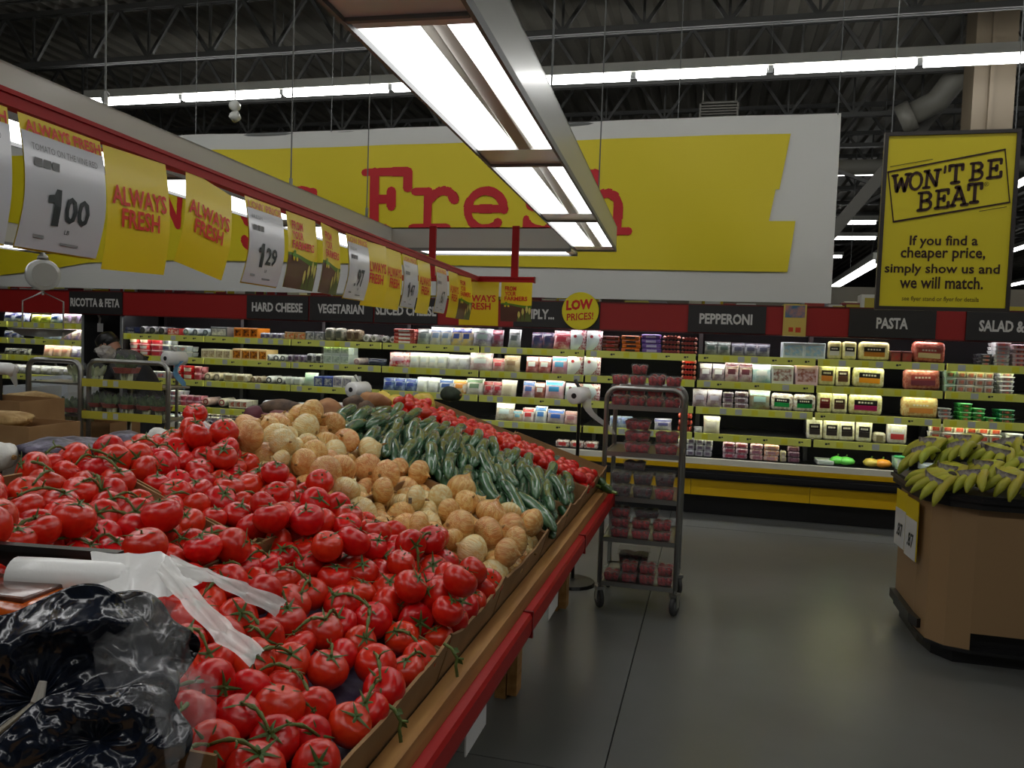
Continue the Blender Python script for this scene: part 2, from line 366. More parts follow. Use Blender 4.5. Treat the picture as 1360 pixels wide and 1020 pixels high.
GL = {  # typewriter glyphs, unit height 1, width ~.8
 'F': [[(.2, 0), (.2, 1)], [(.02, 0), (.42, 0)], [(.02, 1), (.78, 1), (.78, .72)], [(.2, .52), (.5, .52)], [(.5, .66), (.5, .38)]],
 'r': [[(.3, 0), (.3, .66)], [(.05, 0), (.62, 0)], [(.08, .66), (.3, .66)], [(.3, .48)]+arc(.55, .42, .2, .25, 140, 40)+[(.74, .5)]],
 'e': [arc(.4, .34, .33, .34, 0, 350, 16)[:15]+[(.62, .12)], [(.09, .36), (.73, .36)]],
 's': [[(.68, .48), (.66, .64)]+arc(.4, .5, .27, .17, 50, 200, 8)+arc(.4, .18, .3, .18, 60, -160, 10)+[(.08, .02), (.08, .2)]],
 'h': [[(.2, 0), (.2, 1)], [(.02, 0), (.38, 0)], [(.04, 1), (.2, 1)], [(.2, .45)]+arc(.42, .42, .2, .24, 140, 0)+[(.62, 0)], [(.48, 0), (.8, 0)]],
 'g': [arc(.36, .38, .26, .28, 0, 360, 14), [(.6, .58), (.8, .64)], [(.62, .5), (.62, -.1)]+arc(.38, -.12, .24, .2, 0, -170)],
 'N': [[(.12, 0), (.16, 1), (.62, .05), (.68, 1)], [(0, 0), (.28, 0)], [(.02, 1), (.22, 1)], [(.52, 1), (.8, 1)]],
 'W': [[(.08, 1), (.24, 0), (.42, .8), (.6, 0), (.76, 1)], [(0, 1), (.2, 1)], [(.64, 1), (.86, 1)]],
 'O': [arc(.4, .5, .34, .5, 0, 360, 18)],
 "'": [[(.3, 1), (.28, .7)]],
 'T': [[(.4, 0), (.4, 1)], [(.2, 0), (.6, 0)], [(.06, .72), (.06, 1), (.74, 1), (.74, .72)]],
 'B': [[(.16, 0), (.16, 1)], [(.02, 0), (.4, 0)]+arc(.42, .26, .26, .26, -90, 90, 8)+[(.16, .52)], [(.02, 1), (.4, 1)]+arc(.4, .77, .24, .23, 90, -90, 8)],
 'E': [[(.16, 0), (.16, 1)], [(.02, 0), (.72, 0), (.72, .26)], [(.02, 1), (.7, 1), (.7, .76)], [(.16, .52), (.48, .52)], [(.48, .66), (.48, .38)]],
 'A': [[(.1, 0), (.42, 1), (.74, 0)], [(.0, 0), (.24, 0)], [(.58, 0), (.86, 0)], [(.22, .34), (.62, .34)], [(.25, 1), (.42, 1)]],
}
M_bred = mat('banner_red', srgb(205, 30, 40), .6)
def put(glyph, px, py, wpx, hpx, w, Y, mb, ysurf, tilt=0):
    # px,py = photo position of the letter's lower left; wpx,hpx size
    x0, z0 = at(px, py, Y); x1 = at(px+wpx, py, Y)[0]; z1 = at(px, py-hpx, Y)[1]
    T = lambda a, b: (x0+a*(x1-x0)/.8, z0+b*(z1-z0)+a*tilt)
    for st in GL[glyph]: stroke(mb, st, w, T, ysurf)
ys_ = lambda x, z: bwave(x, z)-.03
for g_, px, py, w_, h_ in (('N', 210, 304, 38, 52), ('g', 318, 306, 55, 74), ('s', 370, 303, 55, 74), ('F', 483, 304, 60, 74), ('r', 545, 304, 64, 74), ('e', 617, 305, 58, 74), ('s', 694, 306, 52, 74), ('h', 772, 307, 62, 76)):
    mbt = MB(); put(g_, px, py, w_, h_, .15, BY, mbt, ys_); obj('letter', mbt.me('l', M_bred), ban)
for px in (260, 440, 660, 900, 1112): 
    X = at(px, 170, BY)[0]; obj('eyelet_cord', MB().tube([(X, 0, 3.87), (X, 0, DZ)], .005, 5).me('c', M_grey), ban)
obj('top_pole', MB().tube([(-9.6, .03, 3.87), (1.07, .03, 3.87)], .02, 8).me('c', M_grey), ban)

# ------------------------------------------------------------------ WON'T BE BEAT sign
SY = 6.0
sg = thing('price_promise_sign', "yellow framed hanging sign reading WON'T BE BEAT at the right", 'sign', (0, SY, 0))
sx0, sx1, sz0, sz1 = 1.10, 1.885, 1.935, 3.10
fr = MB(); fw = .025
fr.box(sx0-fw, -.02, sz0-fw, sx0, .02, sz1+fw).box(sx1, -.02, sz0-fw, sx1+fw, .02, sz1+fw).box(sx0, -.02, sz0-fw, sx1, .02, sz0).box(sx0, -.02, sz1, sx1, .02, sz1+fw)
obj('frame', fr.me('f', cm(52, 46, 44, .4)), sg); obj('panel', MB().box(sx0, -.01, sz0, sx1, .01, sz1).me('p', M_yel), sg)
M_brown = mat('stamp_brown', srgb(54, 24, 14), .6)
mb = MB(); ysf = lambda x, z: -.0125
for g_, px, py, w_, h_ in (('W', 1184, 256, 22, 22), ('O', 1206, 253, 18, 22), ('N', 1226, 250, 21, 22), ("'", 1248, 247, 14, 24), ('T', 1258, 244, 20, 23), ('B', 1287, 240, 19, 22), ('E', 1310, 237, 20, 23),
                          ('B', 1218, 280, 20, 23), ('E', 1241, 277, 19, 23), ('A', 1261, 274, 21, 24), ('T', 1283, 270, 20, 24)):
    mb = MB(); put(g_, px, py, w_, h_, .17, SY, mb, ysf, tilt=.012); obj('letter', mb.me('l', M_brown), sg)
mb = MB(); Q = [at(*p, SY) for p in ((1179, 229), (1334, 199), (1340, 269), (1186, 295))]
for i in range(4):
    a, b = Q[i], Q[(i+1) % 4]; stroke(mb, [a, b], .012 if i % 2 == 0 else .008, lambda p, q: (p, q), ysf)
stroke(mb, [at(1182, 222, SY), at(1238, 212, SY)], .004, lambda p, q: (p, q), ysf); stroke(mb, [at(1300, 281, SY), at(1336, 275, SY)], .004, lambda p, q: (p, q), ysf)
obj('stamp_border', mb.me('l', M_brown), sg)
for body, a, b, c, d in (('If you find a', 1207, 330, 1299, 313), ('cheaper price,', 1195, 347, 1309, 328), ('simply show us and', 1174, 366, 1328, 350), ('we will match.', 1194, 383, 1306, 367)):
    x0, z0 = at(a, b, SY); x1, z1 = at(c, d-4, SY); z1 = at(a, d, SY)[1]
    obj('lettering', text_mesh(body, x0, z0, x1, z1, M_brown, -.0125, .02), sg)
x0, z0 = at(1197, 401, SY); x1 = at(1299, 401, SY)[0]
obj('lettering', text_mesh('see flyer stand or flyer for details', x0, z0, x1, z0+.04, M_brown, -.0125, 0), sg)
x0, z0 = at(1306, 248, SY); obj('lettering', text_mesh('®', x0, z0, x0+.03, z0+.03, M_brown, -.0125), sg)
for px in (1184, 1348): X = at(px, 180, SY)[0]; obj('cord', MB().tube([(X, 0, sz1), (X, 0, DZ)], .004, 5).me('c', M_grey), sg)

# ------------------------------------------------------------------ refrigerated wall cases
M_case = mat('case_black', (.016, .016, .017), .45); M_caseback = mat('case_back', (.005, .005, .006), .7, spec=.2)
M_rail = mat('price_rail_lime', srgb(224, 228, 112), .4); M_tag = mat('price_tag_white', srgb(190, 196, 190), .4)
M_tagy = mat('price_tag_yellow', srgb(226, 224, 60), .4)
M_ylw = mat('case_yellow', srgb(220, 176, 14), .3, coat=.2); M_shelf = mat('case_shelf', srgb(34, 34, 36), .45)
M_hred = mat('header_red', srgb(150, 26, 24), .5); M_hblk = mat('header_black', srgb(40, 38, 38), .5); M_htxt = mat('header_text', srgb(206, 204, 200), .5)
M_ctube = mat('case_tube', (1, 1, 1), .4, emit=E_CASE); M_ctube2 = mat('shelf_tube', (1, 1, 1), .4, emit=E_CASE*.9)
CY = 7.7
def case(name, label, x0, x1, shelves, deck=.5):
    t = thing(name, label, 'fridge', ((x0+x1)/2, CY, 0)); w = (x1-x0)/2
    obj('back_panel', MB().box(-w, .78, .3, w, .82, 2.0).me('b', M_caseback), t)
    obj('canopy_roof', MB().box(-w, .02, 1.93, w, .82, 2.0).me('b', M_case), t)
    obj('upright', MB().box(-.02, .70, .5, .02, .78, 1.93).me('b', M_case), t, (-w+.02, 0, 0))
    obj('deck', MB().box(-w, .02, .42, w, .8, .50).me('b', M_shelf), t)
    obj('deck_lip', MB().box(-w, -.03, .50, w, .02, .555).me('b', cm(222, 220, 205, .3)), t)
    obj('upper_fascia', MB().box(-w, -.035, .455, w, .0, .50).me('b', M_ylw), t)
    obj('bumper', MB().poly([(-w, .36), (w, .36), (w, .45), (-w, .45)], -.06, .02).box(-w, -.09, .385, w, -.06, .425).me('b', M_black), t)
    obj('lower_fascia', MB().box(-w+.002, -.03, .205, w-.002, .02, .36).me('b', M_ylw), t)
    obj('kick_plate', MB().box(-w, .12, 0, w, .8, .2).box(-w, .1, .16, w, .12, .2).me('b', M_black), t)
    obj('light_tube', MB().box(-w+.05, .05, 1.755, w-.05, .08, 1.785).me('t', M_ctube), t)
    for iz, z in enumerate(shelves):
        s = obj('shelf', MB().box(-w+.01, .02, z-.012, w-.01, .72, z+.0).me('s', M_shelf), t)
        obj('light_tube', MB().box(-w+.05, .03, z-.034, w-.05, .045, z-.022).me('t', M_ctube2), t)
        r_ = obj('price_rail', MB().box(-w+.012, -.005, z-.06, w-.012, .02, z+.008).me('s', M_rail), t)
        n = int((x1-x0)/.15)
        for i in range(n):
            xx = -w+.1+i*(2*w-.2)/max(1, n-1)+random.uniform(-.03, .03)
            ww = random.choice((.025, .035))
            obj('price_tag', TAGS[random.randrange(3)], r_, (xx, -.006, z-.026))
    return t
TAGS = [MB().box(-.03, -.003, -.026, .03, 0, .026).me('t', M_tag),
        MB().box(-.028, -.003, -.024, .028, 0, .024).me('t', M_tagy),
        mesh('t', [(-.03, 0, -.024), (.03, 0, -.024), (.03, 0, .024), (-.03, 0, .024), (-.02, -.002, -.008), (.0, -.002, -.008), (.0, -.002, .01), (-.02, -.002, .01), (.004, -.002, -.002), (.02, -.002, -.002), (.02, -.002, .01), (.004, -.002, .01)], [(0, 1, 2, 3), (4, 5, 6, 7), (8, 9, 10, 11)], M_rail)]
TAGS[2].materials.append(M_ink)
for i in (1, 2): TAGS[2].polygons[i].material_index = 1
edges = [-6.57, -5.50, -4.43, -3.37, -2.30, -1.22, -.15, .92, 1.99, 3.06, 4.13]
names = ['left of the HARD CHEESE sign', 'with red tubs, left of HARD CHEESE', 'under the HARD CHEESE sign', 'under the VEGETARIAN and SLICED CHEESE signs', 'behind the far end of the produce table', 'under the round LOW PRICES sign', 'under PEPPERONI', 'under PASTA', 'under SALAD', 'at the far right edge']
H3 = [1.53, 1.285, 1.035, .785]
for i in range(10):
    sh = list(H3)
    if i in (0, 1, 2, 3): sh[3] = .735 if i < 2 else .75
    case('refrigerated_case', 'open black refrigerated case %s' % names[i], edges[i], edges[i+1], sh)
case('refrigerated_case', 'open refrigerated case left of the stocker, nearer its end', -8.2, -7.13, [1.62, 1.425, 1.225, 1.0, .75])
case('refrigerated_case', 'open refrigerated case at the left edge of the picture', -9.27, -8.2, [1.62, 1.425, 1.225, 1.0, .75])
t = post_ = thing('case_end_post', 'black end post between the two rows of refrigerated cases', 'post', (-6.85, 8.3, 0)); obj('panel', MB().box(-.28, 0, 0, .28, .2, 2.0).me('p', M_dark), t); obj('cable_duct', MB().box(-.05, -.04, 0, .05, 0, 2).me('p', M_black), t)
for X, nm in ((-7.13, 'left'), (-6.60, 'right')):
    e_ = obj('side_panel', MB().box(0, 0, 0, .03, .78, 1.99).me('p', M_case), post_, (X+6.85, -.6, 0)); obj('edge_trim', MB().box(0, -.01, .5, .03, 0, 1.74).me('p', M_grey), e_)
t = thing('plastic_notice', 'small white notice hung in the dark gap beside the stocker', 'notice', (at(132, 430, 7.9)[0], 7.9, 1.60)); obj('card', MB().box(-.05, 0, -.06, .05, .005, .04).me('p', M_paper), t); obj('clip', MB().tube([(0, 0, .04), (.01, 0, .1), (-.03, 0, .16)], .012, 6).me('p', M_white), t)
# header band
hb = thing('header_band', 'dark red header band running above all the refrigerated cases', 'header', (0, CY, 0))
obj('band', MB().box(-9.3, -.02, 1.745, 4.2, .02, 2.0).me('h', M_hred), hb)
obj('edge_strip', MB().box(-9.3, -.025, 2.0, 4.2, .03, 2.012).box(-9.3, -.026, 1.735, 4.2, .03, 1.745).me('h', cm(90, 20, 20)), hb)
for body, a, b, ta, tb, nm in (('RICOTTA & FETA', 95, 165, 97, 162, 0), ('HARD CHEESE', 330, 411, 337, 404, 0), ('VEGETARIAN', 413, 497, 424, 485, 0), ('SLICED CHEESE', 499, 582, 501, 581, 0), ('SIMPLY...', 683, 797, 690, 737, 0), ('PEPPERONI', 914, 1017, 929, 999, 0), ('PASTA', 1127, 1242, 1163, 1205, 0), ('SALAD & DIPS', 1282, 1420, 1299, 1393, 0)):
    X0, X1 = at(a, 425, CY)[0], at(b, 425, CY)[0]; c = (X0+X1)/2
    t = thing('section_sign', 'black section sign reading %s on the red header' % body.replace('...', ''), 'sign', (c, CY-.03, 1.875))
    obj('panel', MB().box(X0-c, -.008, -.128, X1-c, .008, .125).me('p', M_hblk), t)
    T0, T1 = at(ta, 425, CY)[0]-c, at(tb, 425, CY)[0]-c
    obj('lettering', text_mesh(body, T0, -.05, T1, .05, M_htxt, -.0105, .035), t)
lx, lz = at(771, 413, CY-.05)
t = thing('low_prices_disc', 'round yellow LOW PRICES! disc hung on the header', 'sign', (lx, CY-.06, lz))
obj('disc', MB().lathe([(.178, -.006), (.182, 0), (.178, .006)], 40, M=Matrix.Rotation(R(90), 4, 'X')).me('d', M_yel), t)
obj('lettering', text_mesh('LOW', -.14, .0, .12, .1, M_sred, -.008, .05, .08), t); obj('lettering', text_mesh('PRICES!', -.13, -.1, .13, -.03, M_sred, -.008, .02, .08), t)
t = thing('flyer_poster', 'small yellow and blue flyer poster on the header right of PEPPERONI', 'poster', ((.61+.8)/2, CY-.04, 1.885))
obj('sheet', MB().box(-.1, -.003, -.15, .1, .003, .14).me('p', cm(205, 178, 90)), t); obj('photo_print', MB().box(-.085, -.005, .02, .085, -.003, .13).me('p', cm(70, 110, 140, col2=(190, 130, 110), cscale=12)), t)
obj('badge', MB().box(-.05, -.005, -.11, -.01, -.003, -.07).box(.01, -.005, -.115, .055, -.003, -.07).me('p', cm(200, 70, 40)), t)

# ------------------------------------------------------------------ packaged goods on the cases
CACHE = {}
def film(c): return cm(*c, rough=.25, coat=.5, bump=.9, bscale=35, bdist=.012)
def printed(c, c2, s=22): return cm(*c, rough=.25, coat=.5, bump=.5, bscale=30, col2=c2, cscale=s, bdist=.008)
def grid(nx, nz, fn): 
    v = [fn(i/nx, j/nz) for j in range(nz+1) for i in range(nx+1)]
    return v, [(j*(nx+1)+i, j*(nx+1)+i+1, (j+1)*(nx+1)+i+1, (j+1)*(nx+1)+i) for j in range(nz) for i in range(nx)]
def proto(kind, w, h, c, c2, c3, d=None):
    key = (kind, round(w, 3), round(h, 3), c, c2, c3)
    if key in CACHE: return CACHE[key]
    parts = []
    if kind == 'pouch':
        th = min(.05, w*.3)
        prof = lambda u, v_: th*(max(0, 1-abs(2*u-1)**2.5))**.6*(max(0, math.sin(math.pi*min(1, v_*1.12)))**.5 if v_ < .89 else 0)
        def fr_(u, v_): return ((u-.5)*w*(1-.05*math.sin(math.pi*v_)), -prof(u, v_)*.7, v_*h)
        def bk_(u, v_): return ((u-.5)*w*(1-.05*math.sin(math.pi*v_)), prof(u, v_)*.5, v_*h)
        mb = MB(); a, f_ = grid(8, 9, fr_); mb.add(a, f_); a, f_ = grid(8, 9, bk_); mb.add(a, [q[::-1] for q in f_])
        parts.append(('body', mb.me('pouch', printed(c, c2), True)))
        def patch(u0, u1, v0, v1, off): 
            a, f_ = grid(6, 5, lambda u, v_: (lambda p: (p[0], p[1]-off, p[2]))(fr_(u0+(u1-u0)*u, v0+(v1-v0)*v_))); return a, f_
        a, f_ = patch(.02, .98, .72, .97, .0015); parts.append(('header_print', MB().add(a, f_).me('p', film(c3), True)))
        if w > .08: a, f_ = patch(.2, .8, .38, .66, .002); parts.append(('label', MB().add(a, f_).me('p', cm(*c3, .3), True)))
    elif kind == 'circ':      # white pouch with a big round printed window
        th = .035
        fr_ = lambda u, v_: ((u-.5)*w, -th*(max(0, 1-abs(2*u-1)**2.5))**.6*max(0, math.sin(math.pi*v_))**.5, v_*h)
        mb = MB(); a, f_ = grid(8, 9, fr_); mb.add(a, f_); a, f_ = grid(8, 9, lambda u, v_: (fr_(u, v_)[0], -fr_(u, v_)[1]*.6, v_*h)); mb.add(a, [q[::-1] for q in f_])
        parts.append(('body', mb.me('pouch', printed((150, 60, 80), (225, 215, 215), 60), True)))
        v_ = []; n = 20
        for k in range(n+1):
            for q in range(5):
                t_ = k/n*.97+.015; xx = q/4*(.42+.38*math.sin(math.pi*t_))+.02; p = fr_(xx, t_); v_.append((p[0], p[1]-.003, p[2]))
        parts.append(('label', mesh('l', v_, [(k*5+q, k*5+q+1, (k+1)*5+q+1, (k+1)*5+q) for k in range(n) for q in range(4)], cm(*c, .3, coat=.4), True)))
        p = fr_(.33, .66); parts.append(('logo', MB().lathe([(.016, -.001), (.016, .001)], 12, M=Matrix.Translation((p[0], p[1]-.008, p[2])) @ Matrix.Rotation(R(90), 4, 'X')).me('l', cm(*c3, .4))))
    elif kind == 'box':
        dd = d or .12; parts.append(('body', rbox('box', w*.96, dd, h, .003, cm(*c, .35, coat=.25), 1)))
        parts.append(('label', MB().box(-w*.40, -dd/2-.002, h*.18, w*.40, -dd/2-.0005, h*.82).me('l', printed(c2, c3, 35))))
    elif kind == 'bag':
        dd = .12; parts.append(('body', rbox('bag', w*.98, dd, h, min(w, h)*.24, printed(c, c2, 45), 4)))
        parts.append(('label', MB().box(-w*.33, -dd/2-.003, h*.46, w*.33, -dd/2, h*.70).me('l', cm(*c3[0], .3))))
        parts.append(('label', MB().box(-w*.33, -dd/2-.003, h*.22, w*.33, -dd/2, h*.455).me('l', cm(*c3[1], .3))))
        mb = MB()
        for q in range(5): mb.box(-w*.22+q*w*.09, -dd/2-.0045, h*.54, -w*.16+q*w*.09, -dd/2-.003, h*.62)
        parts.append(('brand_print', mb.me('l', cm(225, 220, 200, .4))))
    elif kind == 'log':
        r = min(w, h)/2; Mx = Matrix.Translation((0, 0, r)) @ Matrix.Rotation(R(90), 4, 'X')
        parts.append(('body', MB().lathe([(r*.8, .12), (r*.95, .112), (r, .10), (r, -.10), (r*.8, -.11)], 14, M=Mx).me('log', printed(c, c2, 20), True)))
        parts.append(('end_label', MB().lathe([(r*.72, .1205), (r*.72, .122)], 14, M=Mx).me('l', cm(*c3, .4))))
        parts.append(('end_dot', MB().lathe([(r*.4, .122), (r*.4, .1235)], 12, M=Mx).me('l', cm(*c, .4))))
    elif kind == 'tub':
        r = w/2*.95
        parts.append(('body', MB().lathe([(r*.8, 0), (r*.84, .004), (r*.96, h*.85)], 16).me('tub', cm(*c, .35, coat=.3), True)))
        parts.append(('lid', MB().lathe([(r, h*.83), (r*1.02, h*.87), (r*1.02, h*.96), (r*.95, h*.99)], 16).me('lid', cm(*c2, .3, coat=.3), True)))
        v_ = []
        for k in range(7):
            a = R(-90-52+k*104/6)
            for z, q in ((h*.2, .865), (h*.72, .945)): v_.append((r*q*1.01*math.cos(a)*1.005, r*q*1.01*math.sin(a)*1.005, z))
        parts.append(('label', mesh('l', v_, [(2*k, 2*k+2, 2*k+3, 2*k+1) for k in range(6)], cm(*c3, .4), True)))
    elif kind == 'rtub':
        parts.append(('body', rbox('rtub', w*.95, .1, h*.85, .006, cm(*c, .35, coat=.3), 2, .86)))
        parts.append(('lid', rbox('lid', w*.99, .108, h*.16, .003, cm(*c2, .35, coat=.3), 1))); parts[-1][1].transform(Matrix.Translation((0, 0, h*.83)))
        parts.append(('label', MB().box(-w*.28, -.0525, h*.2, w*.28, -.046, h*.68).me('l', cm(*c3, .4, col2=(220, 120, 100), cscale=60))))
    elif kind == 'pack':
        n = 5; mb = MB(); 
        for k in range(n):
            xx = -w/2+w*(k+.5)/n
            mb.lathe([(.004, -.055), (w/n*.42, -.045), (w/n*.5, 0), (w/n*.42, .045), (.004, .055)], 8, M=Matrix.Translation((xx, 0, h*.45)) @ Matrix.Rotation(R(90), 4, 'X') @ Matrix.Diagonal((1, h*.9/(w/n), 1, 1)))
        parts.append(('body', mb.me('pack', printed(c, c2, 30), True)))
        parts.append(('wrap_label', MB().box(-w*.3, -.058, h*.2, w*.3, -.05, h*.75).me('l', cm(*c3, .35, coat=.4))))
    elif kind == 'slab':
        parts.append(('body', rbox('slab', w*.95, .13, h, h*.3, printed(c, c2, 50), 3)))
        parts.append(('label', MB().box(-w*.25, -.067, h*.25, w*.25, -.062, h*.75).me('l', cm(*c3, .3))))
    CACHE[key] = parts; return parts
SEC = [(-99, 150, 'left of the stocker'), (150, 262, 'left of HARD CHEESE'), (262, 411, 'under HARD CHEESE'), (411, 498, 'under VEGETARIAN'), (498, 590, 'under SLICED CHEESE'), (590, 683, 'behind the plum tomatoes'),
       (683, 800, 'under LOW PRICES'), (800, 914, 'just left of PEPPERONI'), (914, 1085, 'under PEPPERONI'), (1085, 1255, 'under PASTA'), (1255, 1500, 'under SALAD')]
ROWN = {'A': 'top shelf', 'B': 'second shelf', 'C': 'third shelf', 'D': 'fourth shelf', 'E': 'bottom deck'}
NAMES = {'pouch': ('food_pouch', 'pouch', 'pouch'), 'circ': ('deli_pouch', 'round-printed pouch', 'pouch'), 'box': ('food_carton', 'carton', 'carton'), 'bag': ('pasta_bag', 'plump bag', 'bag'), 'log': ('cheese_log', 'round log', 'food roll'),
         'tub': ('plastic_tub', 'round tub', 'tub'), 'rtub': ('lidded_tub', 'lidded tub', 'tub'), 'pack': ('sausage_pack', 'flat pack', 'pack'), 'slab': ('vacuum_pack', 'vacuum pack', 'pack')}
POS = {2: ['left', 'right'], 3: ['left', 'middle', 'right']}
for n_ in range(4, 9): POS[n_] = ['leftmost']+[ORDS+'-from-left' for ORDS in ('second', 'third', 'fourth', 'fifth', 'sixth', 'seventh')[:n_-2]]+['rightmost']
def row(rw, z, entries, Y=CY):
    entries = [(a, b, n, kd, de, min(h*1.13, .205/st), st, c, c2, c3) for (a, b, n, kd, de, h, st, c, c2, c3) in entries]
    for (a, b, n, kind, desc, h, st, c, c2, c3) in entries:
        X0, X1 = cx(a), cx(b); w = (X1-X0)/n
        for i in range(n):
            X = X0+w*(i+.5)
            for depth in range(2 if kind in ('box', 'tub', 'rtub', 'pouch') and n*st < 9 else 1):
                for k in range(st):
                    parts = proto(kind, w, h, c, c2, c3)
                    nm, kd, cat = NAMES[kind]; mid = (a+b)/2
                    sec = [s[2] for s in SEC if s[0] <= mid < s[1]][0]
                    pos = [] if n == 1 else [POS[n][i]]
                    if depth: pos.append('rear')
                    if st > 1: pos.append(('bottom', 'top')[k] if st == 2 else ('bottom', 'second', 'third', 'fourth', 'fifth', 'sixth')[k] if k < st-1 else 'top')
                    grp = '%ss on the %s %s' % (desc+' '+kd, ROWN[rw], sec)
                    lab = '%s %s%s, %s %s' % (desc, kd, (', '+' '.join(pos)+' one') if pos else '', ROWN[rw], sec)
                    root = obj(nm, parts[0][1]); 
                    lean = {'pouch': -.22, 'circ': -.22, 'bag': -.08, 'slab': 0}.get(kind, 0)
                    yb = {'pouch': .05, 'circ': .05, 'box': .09, 'bag': .10, 'log': .17, 'tub': .03+w/2, 'rtub': .09, 'pack': .1, 'slab': .10}[kind]
                    root.location = (X+random.uniform(-.003, .003), Y+yb+depth*(.115 if kind != 'pouch' else .06)+random.uniform(0, .012), z+.001+k*h*1.0)
                    root.rotation_euler = (lean, random.uniform(-.03, .03) if kind in ('pouch', 'circ', 'bag') else 0, random.uniform(-.08, .08)*(1 if kind != 'rtub' else .4))
                    tag(root, lab, cat, grp if n*st > 1 else None)
                    if not depth:
                        for pn, pm in parts[1:]: obj(pn, pm, root)
Wt, Gy, Bk = (228, 230, 230), (150, 156, 160), (30, 30, 34)
CRM, TAN, NAVY = (232, 226, 196), (186, 158, 120), (30, 40, 80)
ORG, REDC, PNK = (226, 140, 40), (190, 36, 44), (214, 130, 140)
row('A', H3[0], [
 (157, 176, 1, 'box', 'dark blue low', .035, 2, (26, 34, 70), (40, 50, 90), (150, 150, 160)),
 (178, 216, 3, 'log', 'dark patterned', .085, 1, (70, 72, 78), (150, 150, 150), (40, 42, 48)),
 (219, 235, 1, 'box', 'red and white', .07, 1, (170, 50, 50), (220, 200, 200), (190, 40, 40)),
 (236, 275, 3, 'log', 'pale grey-blue', .08, 1, (150, 166, 172), (200, 208, 210), (90, 100, 110)),
 (276, 298, 1, 'box', 'grey circle-printed', .10, 1, (112, 116, 116), (170, 170, 168), (220, 220, 216)),
 (307, 340, 3, 'box', 'orange and black', .10, 1, ORG, (60, 30, 20), (200, 110, 30)),
 (341, 373, 4, 'slab', 'lilac-grey small', .06, 1, (140, 138, 158), (200, 200, 210), (90, 80, 120)),
 (375, 402, 2, 'box', 'orange and cream', .075, 1, (170, 130, 80), (190, 180, 150), (200, 90, 40)),
 (403, 426, 2, 'box', 'grey', .085, 1, (140, 142, 148), (190, 190, 195), (80, 84, 100)),
 (427, 453, 2, 'slab', 'mottled grey-green', .13, 1, (118, 122, 108), (160, 156, 140), (90, 92, 84)),
 (455, 476, 2, 'slab', 'mottled brown', .12, 1, (120, 104, 84), (160, 146, 120), (90, 70, 56)),
 (477, 499, 2, 'log', 'grey ring-ended', .08, 1, (120, 120, 118), (180, 178, 174), (200, 200, 196)),
 (501, 522, 2, 'log', 'dark ring-ended', .07, 1, (90, 92, 92), (160, 160, 158), (190, 190, 186)),
 (519, 549, 1, 'slab', 'red and white striped', .035, 4, (170, 44, 40), (200, 120, 110), (230, 225, 220)),
 (551, 566, 1, 'pouch', 'grey-green', .15, 1, (120, 132, 126), (150, 160, 150), (84, 96, 94)),
 (567, 595, 2, 'pouch', 'pale cheese', .17, 1, (188, 190, 170), (160, 170, 180), (110, 130, 150)),
 (596, 623, 2, 'pouch', 'blue and yellow', .17, 1, (196, 176, 110), (150, 150, 150), (36, 60, 120)),
 (625, 649, 1, 'pouch', 'silver and purple', .17, 1, (120, 116, 136), (176, 176, 184), (130, 150, 144)),
 (650, 664, 1, 'pouch', 'maroon', .16, 1, (110, 60, 76), (140, 130, 140), (120, 40, 60)),
 (672, 687, 1, 'pouch', 'grey', .17, 1, (160, 166, 166), (130, 138, 138), (80, 90, 88)),
 (703, 731, 2, 'pouch', 'navy blue', .15, 1, (60, 64, 96), (110, 80, 96), (24, 32, 70)),
 (732, 754, 1, 'pouch', 'red and pink', .17, 1, (170, 80, 92), (214, 180, 180), (160, 40, 56)),
 (755, 797, 2, 'circ', 'white and aqua', .18, 1, (206, 222, 224), Wt, (200, 60, 70)),
 (798, 821, 1, 'slab', 'dark red', .034, 4, (110, 44, 36), (80, 36, 30), (150, 40, 30)),
 (823, 849, 1, 'slab', 'orange and black', .036, 4, (216, 120, 40), (190, 90, 30), (34, 26, 24)),
 (850, 877, 1, 'slab', 'purple', .04, 4, (88, 60, 150), (120, 90, 170), (180, 170, 210)),
 (878, 902, 1, 'pack', 'brown sausage', .04, 4, (150, 74, 60), (190, 120, 104), (120, 40, 40)),
 (903, 925, 1, 'pack', 'dark brown sausage', .038, 4, (120, 64, 54), (160, 100, 84), (140, 44, 36)),
 (935, 970, 2, 'pouch', 'dark grey and green', .12, 1, (96, 100, 98), (140, 146, 140), (50, 70, 60)),
 (971, 1022, 3, 'pouch', 'smoky grey', .115, 1, (100, 100, 112), (140, 140, 150), (56, 58, 80)),
 (1038, 1097, 2, 'box', 'white and pale blue', .13, 1, (214, 226, 232), (190, 200, 200), (150, 190, 216)),
 (1100, 1138, 2, 'bag', 'cream pasta', .15, 1, (216, 208, 150), (190, 190, 120), ((30, 28, 20), (200, 200, 190))),
 (1141, 1183, 1, 'bag', 'large cream pasta', .155, 1, (222, 214, 158), (196, 190, 120), ((24, 20, 18), (176, 116, 40))),
 (1184, 1212, 2, 'box', 'small maroon', .09, 1, (110, 50, 44), (140, 80, 70), (160, 60, 60)),
 (1213, 1258, 1, 'bag', 'large red-brown', .17, 1, (140, 64, 50), (176, 100, 80), ((150, 60, 44), (190, 170, 120))),
 (1322, 1344, 1, 'rtub', 'white label-banded', .031, 6, (206, 206, 206), (180, 184, 190), (150, 150, 160)),
 (1346, 1370, 1, 'rtub', 'pinkish', .034, 5, (196, 176, 180), (206, 190, 196), (90, 50, 70)),
 (1304, 1320, 1, 'rtub', 'dark stacked', .03, 3, (70, 70, 74), (90, 90, 96), (150, 150, 150)),
])
